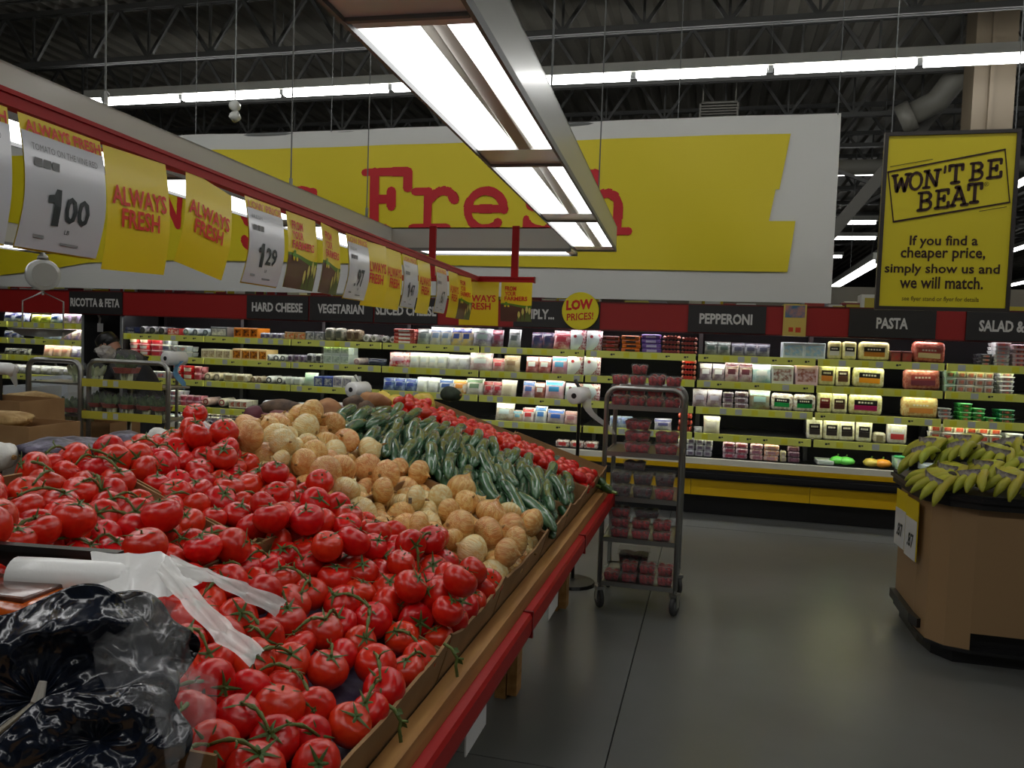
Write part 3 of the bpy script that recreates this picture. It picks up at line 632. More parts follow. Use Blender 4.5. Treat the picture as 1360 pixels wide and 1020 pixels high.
row('B', H3[1], [
 (165, 192, 2, 'tub', 'cherry red', .06, 3, (200, 50, 60), (226, 170, 180), (220, 210, 215)),
 (193, 208, 1, 'tub', 'pink', .06, 3, (214, 100, 130), (226, 180, 190), (200, 50, 70)),
 (209, 220, 1, 'tub', 'grey-white', .06, 3, (180, 184, 196), Wt, (110, 110, 140)),
 (221, 245, 2, 'rtub', 'white', .058, 2, (206, 214, 220), Wt, (150, 170, 180)),
 (264, 303, 4, 'box', 'cream round-printed', .095, 1, CRM, (214, 200, 170), (160, 140, 110)),
 (306, 352, 4, 'box', 'orange and cream cheddar', .11, 1, (232, 200, 140), (210, 130, 40), (90, 50, 30)),
 (346, 378, 3, 'log', 'white', .07, 1, (222, 224, 222), (200, 204, 206), (90, 96, 100)),
 (379, 403, 3, 'slab', 'purple-grey small', .075, 1, (120, 112, 134), (180, 176, 186), (90, 70, 100)),
 (404, 425, 2, 'slab', 'white and grey', .095, 1, (190, 194, 196), (120, 120, 130), (60, 60, 66)),
 (427, 461, 3, 'box', 'mint white', .095, 2, (216, 230, 222), (200, 216, 206), (150, 170, 160)),
 (462, 482, 1, 'log', 'mauve wrapped', .07, 1, (190, 170, 174), (214, 200, 200), (150, 120, 130)),
 (485, 507, 1, 'pouch', 'navy low', .07, 1, (30, 40, 66), (50, 60, 80), (24, 32, 60)),
 (514, 540, 1, 'pouch', 'red and white splashed', .14, 1, (200, 60, 80), (230, 220, 220), (214, 180, 190)),
 (541, 590, 4, 'pouch', 'white cheese', .145, 1, (224, 224, 216), (200, 206, 196), (190, 200, 206)),
 (592, 620, 2, 'pouch', 'white and grey', .14, 1, (216, 218, 220), (176, 176, 184), (206, 210, 216)),
 (622, 650, 1, 'pouch', 'white and red ham', .165, 1, (206, 170, 176), (220, 214, 214), (214, 224, 222)),
 (652, 667, 1, 'pouch', 'pink', .12, 1, (206, 150, 150), (226, 200, 200), (220, 90, 100)),
 (668, 687, 1, 'pouch', 'tan', .15, 1, (188, 166, 136), (206, 190, 166), (150, 120, 90)),
 (697, 729, 2, 'pouch', 'white-topped red', .15, 1, (176, 90, 90), (200, 150, 150), (230, 232, 234)),
 (731, 751, 1, 'pouch', 'blue-topped pink', .16, 1, (200, 140, 160), (214, 180, 190), (90, 160, 206)),
 (752, 797, 2, 'circ', 'white', .175, 1, (228, 232, 234), Wt, (200, 60, 70)),
 (905, 925, 1, 'pack', 'bright orange-red sausage', .045, 4, (206, 96, 76), (226, 150, 130), (190, 50, 40)),
 (930, 963, 2, 'pouch', 'white and purple', .15, 1, (140, 120, 136), (190, 180, 186), (226, 226, 230)),
 (964, 1000, 2, 'pouch', 'pink-white and maroon', .165, 1, (196, 180, 180), (150, 110, 116), (84, 30, 40)),
 (1001, 1026, 1, 'pouch', 'white and aqua', .16, 1, (206, 220, 222), (150, 196, 204), (220, 224, 220)),
 (1026, 1056, 1, 'box', 'white tray', .155, 1, Wt, (226, 224, 222), (150, 100, 90)),
 (1057, 1088, 1, 'box', 'pale pink', .165, 1, (230, 200, 204), (226, 196, 196), (170, 100, 84)),
 (1089, 1112, 1, 'bag', 'cream pasta', .18, 1, (222, 216, 160), (196, 196, 130), ((40, 26, 20), (206, 130, 50))),
 (1113, 1133, 1, 'bag', 'bright cream pasta', .18, 1, (232, 228, 180), (206, 200, 140), ((50, 30, 24), (90, 60, 40))),
 (1135, 1178, 1, 'bag', 'large cream pasta', .17, 1, (224, 220, 176), (196, 190, 120), ((24, 20, 18), (226, 150, 30))),
 (1205, 1255, 1, 'bag', 'large red', .17, 1, (160, 84, 70), (196, 130, 110), ((150, 60, 50), (110, 50, 60))),
 (1258, 1274, 1, 'rtub', 'mint green', .056, 3, (180, 216, 190), (206, 230, 214), (60, 120, 80)),
 (1274, 1325, 4, 'rtub', 'white dip', .056, 3, (216, 210, 206), (226, 226, 224), (130, 120, 110)),
 (1332, 1352, 1, 'rtub', 'white stacked', .034, 5, (210, 212, 212), Wt, (120, 120, 130)),
])
row('C', H3[2], [
 (165, 185, 1, 'box', 'white and navy', .06, 1, (206, 210, 216), (120, 130, 160), (60, 70, 110)),
 (190, 216, 2, 'rtub', 'white blue-labelled', .07, 1, (206, 212, 220), Wt, (90, 110, 150)),
 (224, 251, 2, 'tub', 'bright red', .07, 2, (200, 24, 30), (150, 20, 26), (226, 210, 200)),
 (253, 262, 1, 'tub', 'pink', .07, 2, (206, 120, 130), (226, 180, 180), (180, 60, 70)),
 (264, 291, 2, 'log', 'cream', .085, 1, (220, 210, 180), (200, 190, 160), (150, 140, 120)),
 (293, 326, 2, 'slab', 'cream wedge', .085, 1, (206, 200, 170), (176, 170, 150), (150, 130, 100)),
 (329, 346, 2, 'log', 'tan wrapped', .08, 1, (150, 136, 118), (180, 170, 150), (120, 100, 80)),
 (347, 375, 2, 'log', 'bright white', .08, 1, (230, 232, 232), (220, 222, 224), (50, 56, 60)),
 (376, 400, 2, 'slab', 'white', .08, 1, (222, 226, 224), (200, 210, 206), (190, 200, 196)),
 (400, 415, 1, 'pouch', 'mint', .13, 1, (190, 210, 190), (210, 226, 210), (160, 196, 170)),
 (415, 440, 2, 'box', 'blue and white', .1, 1, (60, 80, 160), (200, 206, 214), (80, 90, 130)),
 (441, 466, 2, 'box', 'white and lilac', .11, 1, (216, 216, 222), (190, 186, 196), (120, 120, 150)),
 (507, 550, 3, 'pouch', 'royal blue', .12, 1, (70, 96, 160), (150, 170, 200), (40, 60, 140)),
 (551, 580, 2, 'pouch', 'white', .14, 1, (222, 226, 226), (196, 204, 206), (210, 216, 220)),
 (581, 600, 1, 'pouch', 'white and blue', .13, 1, (216, 220, 224), (150, 170, 196), (60, 90, 150)),
 (600, 617, 1, 'pouch', 'white and orange', .13, 1, (226, 222, 214), (214, 160, 80), (216, 140, 50)),
 (618, 640, 1, 'pouch', 'white and green', .15, 1, (222, 222, 220), (206, 196, 200), (110, 140, 110)),
 (641, 666, 2, 'pouch', 'red', .13, 1, (150, 60, 74), (206, 180, 186), (160, 30, 46)),
 (664, 683, 1, 'pouch', 'cream', .15, 1, (220, 210, 190), (230, 226, 214), (206, 196, 176)),
 (693, 709, 1, 'pouch', 'blue and pink', .15, 1, (190, 150, 170), (206, 200, 210), (70, 100, 170)),
 (710, 723, 1, 'pouch', 'brown-red', .14, 1, (150, 80, 70), (176, 120, 110), (196, 196, 200)),
 (724, 748, 1, 'pouch', 'large blue-topped pink', .165, 1, (216, 170, 190), (230, 206, 214), (60, 150, 206)),
 (750, 797, 2, 'circ', 'white and grey', .15, 1, (200, 214, 220), Wt, (150, 90, 100)),
 (922, 961, 2, 'pouch', 'mauve and white', .15, 1, (150, 130, 140), (190, 180, 186), (176, 170, 186)),
 (962, 977, 1, 'slab', 'mauve small', .045, 3, (150, 136, 150), (200, 190, 200), (120, 90, 110)),
 (978, 997, 1, 'slab', 'white mauve', .048, 3, (196, 190, 200), (150, 130, 140), (120, 90, 100)),
 (998, 1026, 1, 'pouch', 'sea green and brown', .165, 1, (140, 150, 130), (130, 110, 86), (150, 186, 180)),
 (1027, 1088, 2, 'bag', 'white green-labelled', .145, 1, (226, 226, 220), (170, 150, 136), ((24, 24, 20), (20, 140, 66))),
 (1089, 1109, 1, 'bag', 'cream pasta', .175, 1, (226, 222, 176), (196, 196, 140), ((110, 30, 24), (90, 20, 20))),
 (1110, 1131, 1, 'bag', 'cream brown-labelled pasta', .17, 1, (226, 224, 186), (200, 196, 150), ((50, 26, 20), (70, 40, 30))),
 (1132, 1178, 1, 'bag', 'large magenta-labelled pasta', .17, 1, (224, 220, 176), (196, 190, 120), ((24, 20, 18), (150, 20, 80))),
 (1204, 1254, 1, 'bag', 'large golden tortellini', .17, 1, (216, 200, 140), (196, 150, 90), ((206, 180, 110), (196, 130, 60))),
 (1253, 1271, 1, 'rtub', 'low grey', .03, 3, (150, 156, 156), (180, 186, 186), (110, 110, 110)),
 (1281, 1298, 1, 'rtub', 'bright green', .034, 4, (60, 170, 70), (90, 200, 100), (50, 140, 60)),
 (1299, 1316, 1, 'rtub', 'green', .034, 3, (50, 160, 66), (80, 190, 90), (50, 130, 60)),
 (1317, 1331, 1, 'rtub', 'lone green', .036, 1, (50, 160, 66), (80, 190, 90), (50, 130, 60)),
 (1334, 1356, 1, 'rtub', 'dark green', .034, 3, (20, 110, 60), (30, 140, 76), (20, 90, 50)),
])
row('D', .735, [
 (221, 234, 1, 'rtub', 'white', .05, 3, (196, 200, 210), Wt, (110, 120, 150)),
 (235, 262, 3, 'tub', 'pink', .055, 2, (196, 120, 140), (220, 180, 190), (180, 70, 90)),
])
row('D', .752, [
 (262, 280, 1, 'log', 'pink cream', .085, 1, (216, 190, 180), (190, 160, 150), (150, 60, 60)),
 (281, 300, 1, 'log', 'cream', .085, 1, (214, 208, 190), (190, 186, 170), (150, 60, 60)),
 (302, 326, 3, 'box', 'cream red-labelled', .07, 1, (216, 210, 196), (200, 190, 170), (180, 60, 50)),
 (338, 362, 1, 'log', 'white black-ended', .09, 1, (226, 228, 228), (216, 218, 220), (50, 54, 60)),
 (363, 400, 3, 'slab', 'white', .085, 1, (216, 222, 222), (190, 200, 200), (170, 176, 180)),
 (402, 430, 1, 'pouch', 'silver', .09, 1, (180, 180, 186), (150, 140, 150), (90, 90, 110)),
 (422, 464, 3, 'box', 'white and red', .095, 1, (222, 210, 212), (214, 190, 190), (190, 60, 80)),
])
row('D', H3[3], [
 (658, 681, 1, 'pouch', 'white and tan', .16, 1, (206, 206, 196), (170, 150, 130), (196, 214, 216)),
 (682, 694, 1, 'pouch', 'pale blue tan', .1, 1, (196, 176, 150), (206, 196, 180), (110, 160, 180)),
 (695, 710, 1, 'pouch', 'red and white', .13, 1, (206, 190, 190), (226, 216, 216), (190, 40, 40)),
 (711, 726, 1, 'pouch', 'white and sky blue', .15, 1, (196, 206, 216), (226, 226, 230), (50, 110, 180)),
 (728, 750, 1, 'pouch', 'bright blue', .13, 1, (170, 160, 170), (190, 180, 190), (30, 90, 180)),
 (751, 768, 1, 'pouch', 'pink', .12, 1, (190, 150, 150), (214, 190, 190), (170, 110, 110)),
 (812, 842, 2, 'pouch', 'silver and blue', .1, 1, (170, 180, 190), (130, 150, 180), (90, 110, 160)),
 (872, 895, 1, 'pouch', 'blue grey', .1, 1, (150, 150, 170), (190, 190, 200), (80, 80, 130)),
 (904, 923, 1, 'pack', 'large glossy orange-red sausage', .055, 3, (190, 76, 56), (206, 100, 80), (170, 50, 40)),
 (926, 937, 1, 'pouch', 'small white', .05, 1, (200, 204, 204), (170, 170, 170), (160, 160, 160)),
 (938, 960, 1, 'pouch', 'cream lettered', .145, 1, (222, 218, 196), (206, 200, 176), (214, 210, 190)),
 (1078, 1166, 4, 'bag', 'pale black-labelled pasta', .19, 1, (230, 230, 210), (210, 206, 170), ((30, 26, 24), (50, 44, 40))),
 (1167, 1185, 1, 'slab', 'small pale', .09, 1, (200, 196, 170), (180, 170, 140), (150, 140, 110)),
 (1186, 1213, 1, 'bag', 'white black-topped', .19, 1, (214, 214, 210), (196, 190, 176), ((230, 232, 232), (190, 60, 60))),
 (1243, 1340, 6, 'rtub', 'white red-labelled', .062, 3, (226, 220, 206), (230, 228, 220), (190, 60, 46)),
 (1347, 1372, 1, 'tub', 'white', .07, 2, (206, 210, 206), Wt, (180, 190, 180)),
])
row('E', .56, [
 (740, 798, 3, 'slab', 'white', .06, 1, (200, 200, 196), (150, 110, 100), (190, 60, 60)),
 (190, 232, 2, 'box', 'white and blue low', .05, 1, (206, 212, 220), (80, 140, 190), (60, 110, 170)),
 (236, 330, 7, 'slab', 'pale lilac mottled', .07, 2, (190, 186, 196), (130, 120, 130), (110, 100, 120)),
 (905, 952, 4, 'slab', 'silver-grey mottled', .05, 3, (150, 150, 160), (190, 190, 200), (100, 90, 110)),
 (965, 1000, 2, 'slab', 'magenta-grey mottled', .045, 3, (150, 100, 120), (190, 170, 180), (150, 60, 80)),
 (1002, 1020, 1, 'slab', 'pink mottled', .045, 3, (170, 110, 120), (206, 190, 190), (140, 90, 110)),
 (1021, 1042, 1, 'slab', 'orange mottled', .045, 3, (206, 140, 100), (196, 180, 180), (160, 120, 130)),
 (1043, 1052, 1, 'slab', 'yellow-grey mottled', .045, 2, (190, 180, 120), (190, 180, 180), (160, 150, 130)),
 (1053, 1070, 1, 'slab', 'plum', .045, 4, (96, 60, 76), (130, 110, 120), (110, 70, 90)),
 (1093, 1116, 1, 'box', 'low white', .035, 1, (210, 216, 210), (190, 200, 190), (170, 190, 180)),
 (1198, 1222, 1, 'tub', 'clear green-lidded', .11, 1, (150, 180, 160), (60, 150, 90), (210, 220, 210)),
 (1238, 1272, 1, 'box', 'low white and blue', .05, 1, (206, 214, 222), (190, 200, 210), (130, 150, 180)),
 (1300, 1330, 2, 'box', 'low white', .04, 1, (206, 210, 210), (190, 196, 196), (180, 180, 180)),
])
# loose vegetables on the right deck
for nm, px, c, lab in (('bell_pepper', 1122, (90, 190, 70), 'bright green pepper on the bottom deck under PASTA, left'), ('bell_pepper', 1134, (100, 200, 80), 'bright green pepper on the bottom deck under PASTA, right'),
                       ('root_vegetable', 1168, (190, 170, 70), 'yellow root vegetable on the bottom deck under PASTA'), ('root_vegetable', 1184, (226, 150, 40), 'orange root vegetable on the bottom deck under PASTA')):
    o = obj(nm, MB().lathe([(.01, 0), (.06, .015), (.075, .04), (.05, .07), (.012, .08)], 14, lob=lambda a, z: 1+.12*math.cos(3*a)).me('v', cm(*c, .35, coat=.3), True), loc=(cx(px), CY+.12, .56)); tag(o, lab, 'vegetable')
    obj('stem', MB().tube([(0, 0, .075), (.01, 0, .1)], .006, 6).me('s', cm(70, 110, 40)), o)
# left-hand cases
LR = [(1.62, 'A', [(0, 28, 2, 'pouch', 'white and blue', .1, 1, (190, 200, 210), (120, 130, 170), (60, 80, 150)), (35, 60, 2, 'pouch', 'lime green', .09, 1, (190, 200, 60), (150, 170, 50), (206, 214, 90)),
        (61, 76, 1, 'pouch', 'white blue', .1, 1, (206, 216, 224), (120, 150, 190), (60, 110, 180)), (78, 111, 3, 'pouch', 'lilac', .12, 1, (200, 190, 220), (150, 130, 180), (226, 220, 232))]),
      (1.425, 'B', [(0, 20, 2, 'pouch', 'navy', .08, 1, (60, 70, 110), (150, 150, 170), (40, 50, 100)), (40, 51, 1, 'pouch', 'lime', .09, 1, (190, 206, 60), (160, 180, 50), (220, 220, 120)),
        (52, 75, 2, 'pouch', 'pale blue', .1, 1, (190, 206, 226), (150, 170, 200), (226, 230, 236)), (76, 111, 3, 'pouch', 'pink and white', .12, 1, (214, 180, 186), (120, 110, 180), (226, 210, 206))]),
      (1.225, 'C', [(0, 30, 3, 'pouch', 'dark', .07, 1, (60, 60, 60), (130, 130, 120), (50, 50, 50)), (52, 88, 3, 'pouch', 'peach', .12, 1, (220, 180, 160), (226, 206, 196), (214, 150, 130)),
        (89, 111, 2, 'pouch', 'blue-lilac', .12, 1, (180, 176, 210), (120, 110, 170), (216, 214, 230))]),
      (1.0, 'D', [(0, 110, 7, 'pouch', 'grey', .1, 1, (150, 150, 150), (110, 110, 120), (180, 180, 186))])]
for z, rn, en in LR: row(rn, z, en)
# ------------------------------------------------------------------ produce table
CS, SN = math.cos(R(16.5)), math.sin(R(16.5))
def T(u, v, w=0.): return Vector((-.62-u*CS+w*SN, v+.15*u, .755+u*SN+w*CS))
TROT = Matrix.Rotation(R(16.5), 4, 'Y')
M_dtop = mat('table_deck', srgb(70, 52, 34), .7)
tb = thing('produce_table', 'long sloped wooden produce table with a red edge rail', 'table', (-.6, 2.7, 0))
off = Vector((-.6, 2.7, 0))
def hexa(pts): return MB().add([p-off for p in pts], [(0, 1, 2, 3), (7, 6, 5, 4), (0, 4, 5, 1), (1, 5, 6, 2), (2, 6, 7, 3), (3, 7, 4, 0)])
TY0, TY1 = .88, 4.72
def slab(u0, u1, v0, v1, w0, w1, rel=off):
    P = [T(u, v, w) for w in (w1, w0) for (u, v) in ((u0, v0), (u0, v1), (u1, v1), (u1, v0))]
    return P
obj('deck', hexa(slab(-.01, 1.28, TY0, TY1-.02, -.03, -.004)).me('d', M_dtop), tb)
X = -.6
obj('front_rail', MB().box(-.012, TY0-2.7, .70, .035, TY1-2.7, .762).me('r', M_wood), tb)
obj('apron', MB().box(-.10, TY0-2.7, .58, -.06, TY1-2.7, .72).me('r', M_wood), tb)
y = TY0
for k, L_ in enumerate((.56, 1.06, 1.1, 1.12)):
    obj('red_bumper', MB().poly([(.036, .635), (.062, .64), (.066, .655), (.066, .70), (.060, .712), (.036, .715)], 0, L_-.012).me('b', M_red), tb, (0, y-2.7, 0)); 
    obj('bumper_joint', MB().box(.03, -.006, .63, .069, .006, .718).me('b', cm(120, 14, 18)), tb, (0, y+L_-.006-2.7, 0)); y += L_
for i, (lx, ly) in enumerate(((-.23, .7), (-.23, 4.62-2.7), (-1.5, .7), (-1.5, 4.62-2.7), (-.23, -.9), (-1.5, -.9))):
    l = obj('leg', MB().box(-.05, -.045, 0, .0, .045, .70).box(.006, -.045, .02, .05, .045, .70).me('l', M_wood), tb, (lx, ly, 0))
obj('end_board', hexa([Vector(p) for p in ((-.6, 4.69, .60), (-.6, 4.73, .60), (-1.85, 4.92, .60), (-1.85, 4.88, .60), (-.6, 4.69, .745), (-.6, 4.73, .745), (-1.85, 4.92, 1.11), (-1.85, 4.88, 1.11))]).me('e', M_wood), tb)
for y_, z_ in ((1.93, .0), (2.95, .0)):
    obj('tag_holder', MB().box(.045, -.09, .56, .049, .09, .64).me('t', M_paper), tb, (0, y_-2.7, 0))
# cardboard trays
def tray(label, u0, u1, v0, v1, h=.115, liner=False, hf=None):
    o_ = T(u0, v0); t = thing('cardboard_tray', label, 'box', o_)
    def pc(a, b, c, d, e, f, m=M_card):
        P = [p-o_ for p in slab(a, b, c, d, e, f)]; return MB().add(P, [(0, 1, 2, 3), (7, 6, 5, 4), (0, 4, 5, 1), (1, 5, 6, 2), (2, 6, 7, 3), (3, 7, 4, 0)]).me('p', m)
    obj('bottom', pc(u0, u1, v0, v1, .0, .006), t)
    hw_ = .088 if liner else h; obj('far_wall', pc(u0, u1, v1-.006, v1, .006, hw_), t); obj('near_wall', pc(u0, u1, v0, v0+.006, .006, hw_), t)
    obj('back_wall', pc(u1-.006, u1, v0, v1, .006, h), t)
    # aisle wall with a dipped top edge and folded corner
    n = 14; v = []; 
    for i in range(n+1):
        s_ = i/n; hh = (hf or h)+.018-.035*math.sin(math.pi*s_)**.5+.004*math.sin(s_*19+v0*7)
        for u in (u0, u0+.007):
            for w in (0, hh): v.append(T(u, v0+(v1-v0)*s_, w)-o_)
    f = []
    for i in range(n):
        a = 4*i; b = a+4; f += [(a, b, b+1, a+1), (a+2, a+3, b+3, b+2), (a+1, b+1, b+3, a+3)]
    obj('aisle_wall', mesh('w', v, f, M_card), t)
    if liner: obj('liner', pc(u0+.01, u1-.01, v0+.01, v1-.01, .03, .034, cm(50, 44, 70, .5, bump=.5, col2=(90, 84, 110))), t)
    return t
COLS = [('tomato', .90, 1.79, 'nearer'), ('tomato', 1.80, 2.30, 'farther'), ('onion', 2.31, 2.96, ''), ('cucumber', 2.97, 3.47, 'nearer'), ('cucumber', 3.48, 3.98, 'farther'), ('plum tomato', 3.99, 4.31, ''), ('zucchini', 4.32, 4.69, '')]
for nm, v0, v1, w_ in COLS:
    tray('cardboard tray under the %s %s along the aisle edge' % (w_, nm+'s' if nm[-1] != 'o' else nm+'es'), .0, .60, v0, v1, liner=(nm == 'tomato'))
    tray('cardboard tray under the %s %s at the ridge side' % (w_, nm+'s' if nm[-1] != 'o' else nm+'es'), .61, 1.24, v0, v1, h=.10)

def pack(n, r, U, V, seed, bottom=.0, top=.5, iters=140, avoid=None, jit=.1):
    g = np.random.default_rng(seed); rr = r*(1+jit*g.uniform(-1, 1, n))
    P = np.stack([g.uniform(U[0], U[1], n), g.uniform(V[0], V[1], n), bottom+r+g.uniform(0, top, n)], 1)
    for it in range(iters):
        P[:, 2] -= .006*(1-it/iters*.7)
        for _ in range(2):
            D = P[:, None]-P[None]; d = np.sqrt((D**2).sum(2))+1e-9; ov = np.clip((rr[:, None]+rr[None])*.97-d, 0, None); np.fill_diagonal(ov, 0)
            P += (D/d[..., None]*ov[..., None]*.32).sum(1)
            P[:, 0] = np.clip(P[:, 0], U[0]+rr, U[1]-rr); P[:, 1] = np.clip(P[:, 1], V[0]+rr, V[1]-rr); P[:, 2] = np.maximum(P[:, 2], bottom+rr)
            if avoid is not None:
                m_ = (P[:, 0] > avoid[0]) & (P[:, 1] < avoid[1]); 
                a_ = P[m_]; du = a_[:, 0]-avoid[0]; dv = avoid[1]-a_[:, 1]; c_ = du < dv
                a_[c_, 0] -= du[c_]*.5; a_[~c_, 1] += dv[~c_]*.5; P[m_] = a_
    return P, rr
ORD = ['first', 'second', 'third', 'fourth', 'fifth', 'sixth', 'seventh', 'eighth', 'ninth', 'tenth', 'eleventh', 'twelfth', 'thirteenth', 'fourteenth', 'fifteenth', 'sixteenth', 'seventeenth', 'eighteenth', 'nineteenth', 'twentieth']
ORD += ['twenty-'+o for o in ORD[:9]]+['thirtieth']+['thirty-'+o for o in ORD[:9]]
def ranks(P, band):
    b = np.floor(P[:, 0]/band).astype(int); out = [None]*len(P)
    for k in set(b):
        idx = [i for i in np.argsort(P[:, 1]) if b[i] == k]
        for j, i in enumerate(idx): out[i] = (k, j)
    return out
# --- vine tomatoes
M_tom = mat('tomato_skin', srgb(206, 30, 15), .24, coat=.12, var=.12, huevar=.004, col2=srgb(212, 44, 20), cscale=3, bump=.15, bscale=30)
M_calyx = mat('tomato_calyx', srgb(74, 98, 40), .6); M_vine = mat('tomato_vine', srgb(112, 128, 62), .6, col2=srgb(70, 88, 36), cscale=30)
TOMS = []
for k, (fl_, lo, am) in enumerate(((.84, 5, .035), (.78, 6, .05), (.92, 4, .02), (.86, 7, .03))):
    pr_ = []
    for i in range(13):
        a = -math.pi/2+math.pi*i/12; rr_ = math.cos(a); zz = math.sin(a)
        if i >= 10: zz -= (.05, .13, .22)[i-10]
        pr_.append((max(.02, rr_*(1+.05*math.sin(a))), zz*fl_))
    ph = k*1.3
    TOMS.append(MB().lathe(pr_, 18, lob=lambda a, z, lo=lo, am=am, ph=ph: 1+am*math.cos(lo*a+ph)*(.3+.7*max(0, z))+.02*math.cos(2*a+ph)).me('tomato', M_tom, True))
CALS = []
for k in range(3):
    mb = MB(); n = 5+k % 2
    for q in range(n):
        a = 2*math.pi*q/n+.2*k; L_ = .60+.13*((q*7+k) % 3); v = []
        for i in range(6):
            t_ = i/5; r_ = L_*t_; z = .66+.10*math.sin(t_*2.6+k*.4)-.02*t_+.14*t_*t_*((q+k) % 3-.4); w_ = .095*(1-t_)**.7*(1 if i else .6)+.004
            for s_ in (-1, 0, 1): v.append((r_*math.cos(a)-s_*w_*math.sin(a), r_*math.sin(a)+s_*w_*math.cos(a), z-.02*abs(s_)))
        mb.add(v, [(3*i+j, 3*i+j+1, 3*i+j+4, 3*i+j+3) for i in range(5) for j in (0, 1)])
    mb.tube([(0, 0, .58), (0, .01, .75), (.05, .02, .88)], .05, 6)
    CALS.append(mb.me('calyx', M_calyx))
t_all = []
def put_tomatoes(n, U, V, seed, bottom, top, where, avoid=None):
    P, rr = pack(n, .0435, U, V, seed, bottom, top, avoid=avoid, jit=.13); rk = ranks(P, .088)
    for i in range(n):
        o = obj('tomato', TOMS[i % 4]); loc = T(*P[i]); tilt = random.choice((.15, .45, .7, .9, 1.2))
        q = (TROT @ Matrix.Rotation(random.choice((random.uniform(0, 6.28), random.uniform(-.9, 1.0))), 4, 'Z') @ Matrix.Rotation(tilt, 4, 'X') @ Matrix.Rotation(random.uniform(0, 6.28), 4, 'Z'))
        o.location = loc; o.rotation_euler = q.to_euler(); o.scale = [rr[i]*1.03]*3
        k, j = rk[i]
        tag(o, 'red vine tomato, %s, %s row up, %s from near end' % (where, ORD[max(0, min(k, 29))], ORD[min(j, 38)]), 'tomato', 'vine tomatoes heaped on the table')
        if random.random() < .93: obj('calyx', CALS[i % 3], o)
        t_all.append((o, loc, rr[i], q, P[i]))
put_tomatoes(168, (0, 1.32), (.90, 1.785), 3, .05, .36, 'near heap', avoid=(.33, 1.08))
put_tomatoes(132, (0, 1.34), (1.80, 2.34), 5, .05, .38, 'far heap')
used = set()
for i, (o, loc, r_, q, p) in enumerate(t_all):
    if i in used or len(used) > 190: continue
    top = loc+(q @ Vector((0, 0, 1)))*r_*.75
    cand = sorted([(abs((t_all[j][1]-loc).length), j) for j in range(len(t_all)) if j != i and j not in used])[:2]
    Mi = Matrix.LocRotScale(loc, q.to_quaternion(), Vector([r_*1.03]*3)).inverted()
    for d_, j in cand:
        if d_ > .12: continue
        o2, l2, r2, q2, p2 = t_all[j]; top2 = l2+(q2 @ Vector((0, 0, 1)))*r2*.75
        mid = (top+top2)/2+Vector((.3*SN*.05, 0, .012+random.uniform(0, .012)))
        if max(p[2], p2[2]) < .05: continue
        pts_ = []
        for s_ in range(9):
            t_ = s_/8; pts_.append(top*(1-t_)**2+mid*2*t_*(1-t_)*1.0+top2*t_*t_+Vector((0, 0, .008*math.sin(math.pi*t_))))
        mb = MB(); loc_ = [Mi @ a for a in pts_]; mb.tube(loc_, .075, 6, rr=[.065+.04*(1 if s_ in (3, 5) else 0) for s_ in range(9)])
        e = loc_[4]; mb.tube([e, e+Vector((.1, .15, .22)), e+Vector((.25, .2, .3))], .045, 5)
        obj('vine', mb.me('vine', M_vine, True), o); used.add(j)
    used.add(i)
for k, (px, py, Y) in enumerate(((600, 870, 1.72), (524, 950, 1.45))):   # vine ends hanging over the tray edge
    X_, Z_ = at(px, py-14, Y); pts_ = [Vector((0, 0, 0)), Vector((.02, 0, -.01)), Vector((.035, -.002, -.03)), Vector((.03, .004, -.05)), Vector((.036, 0, -.075))]
    o = obj('tomato_vine', MB().tube(pts_, .004, 6).tube([pts_[2], pts_[2]+Vector((.012, .01, -.004))], .003, 5).me('v', M_vine, True), loc=(X_-.02, Y, Z_)); tag(o, 'loose green vine end hanging over the tray wall, %s' % ('farther one' if k == 0 else 'nearer one'), 'vine')
    for q in range(3): obj('leaflet', MB().add([(0, 0, 0), (.012, .004, .004), (.02, 0, -.006), (.008, -.006, -.008)], [(0, 1, 2, 3)]).me('l', M_calyx), o, tuple(pts_[q+1]), (q, q*.7, 0))
# --- onions
M_on = mat('onion_skin', srgb(234, 192, 118), .26, coat=.35, var=.08, huevar=.01, col2=srgb(216, 150, 78), cscale=1.6, stretch=(3, 3, .35), bump=.35, bscale=5, detail=1.5, bdist=.03)
M_onp = mat('onion_skin_pale', srgb(240, 226, 170), .26, coat=.35, var=.06, col2=srgb(230, 196, 124), cscale=1.6, stretch=(3, 3, .35), bump=.35, bscale=5, detail=1.5, bdist=.03)
M_neck = mat('onion_neck', srgb(150, 112, 62), .7)
def onion_mesh(m, s): 
    prf = []
    for i in range(15):
        a = -math.pi/2+math.pi*i/14; zz = math.sin(a)*s; rr_ = max(.03, math.cos(a))
        if i > 10: zz += (.0, .05, .14, .30)[i-11]; rr_ = (rr_, rr_*.75, .13, .05)[i-11]
        prf.append((rr_, zz))
    return MB().lathe(prf, 20, lob=lambda a, z: 1+.015*math.cos(9*a)+.02*math.cos(2*a)).me('onion', m, True)
ONS = [onion_mesh(M_on, .84), onion_mesh(M_onp, .88), onion_mesh(M_on, .92), onion_mesh(M_onp, .78), onion_mesh(M_on, .8)]
NK = MB().tube([(0, 0, .95), (.02, 0, 1.15), (.08, .03, 1.3)], .08, 7, rr=[.12, .07, .035]).tube([(0, 0, 1.0), (-.04, .03, 1.22)], .05, 6, rr=[.08, .02]).me('neck', M_neck, True)
RTm = MB().lathe([(.10, -.84), (.13, -.88), (.05, -.9)], 8).me('root', M_neck)
STK = MB().box(-.22, -1.03, -.16, .22, -.99, .16).me('sticker', cm(150, 140, 120, .4, col2=(60, 60, 60), cscale=6))
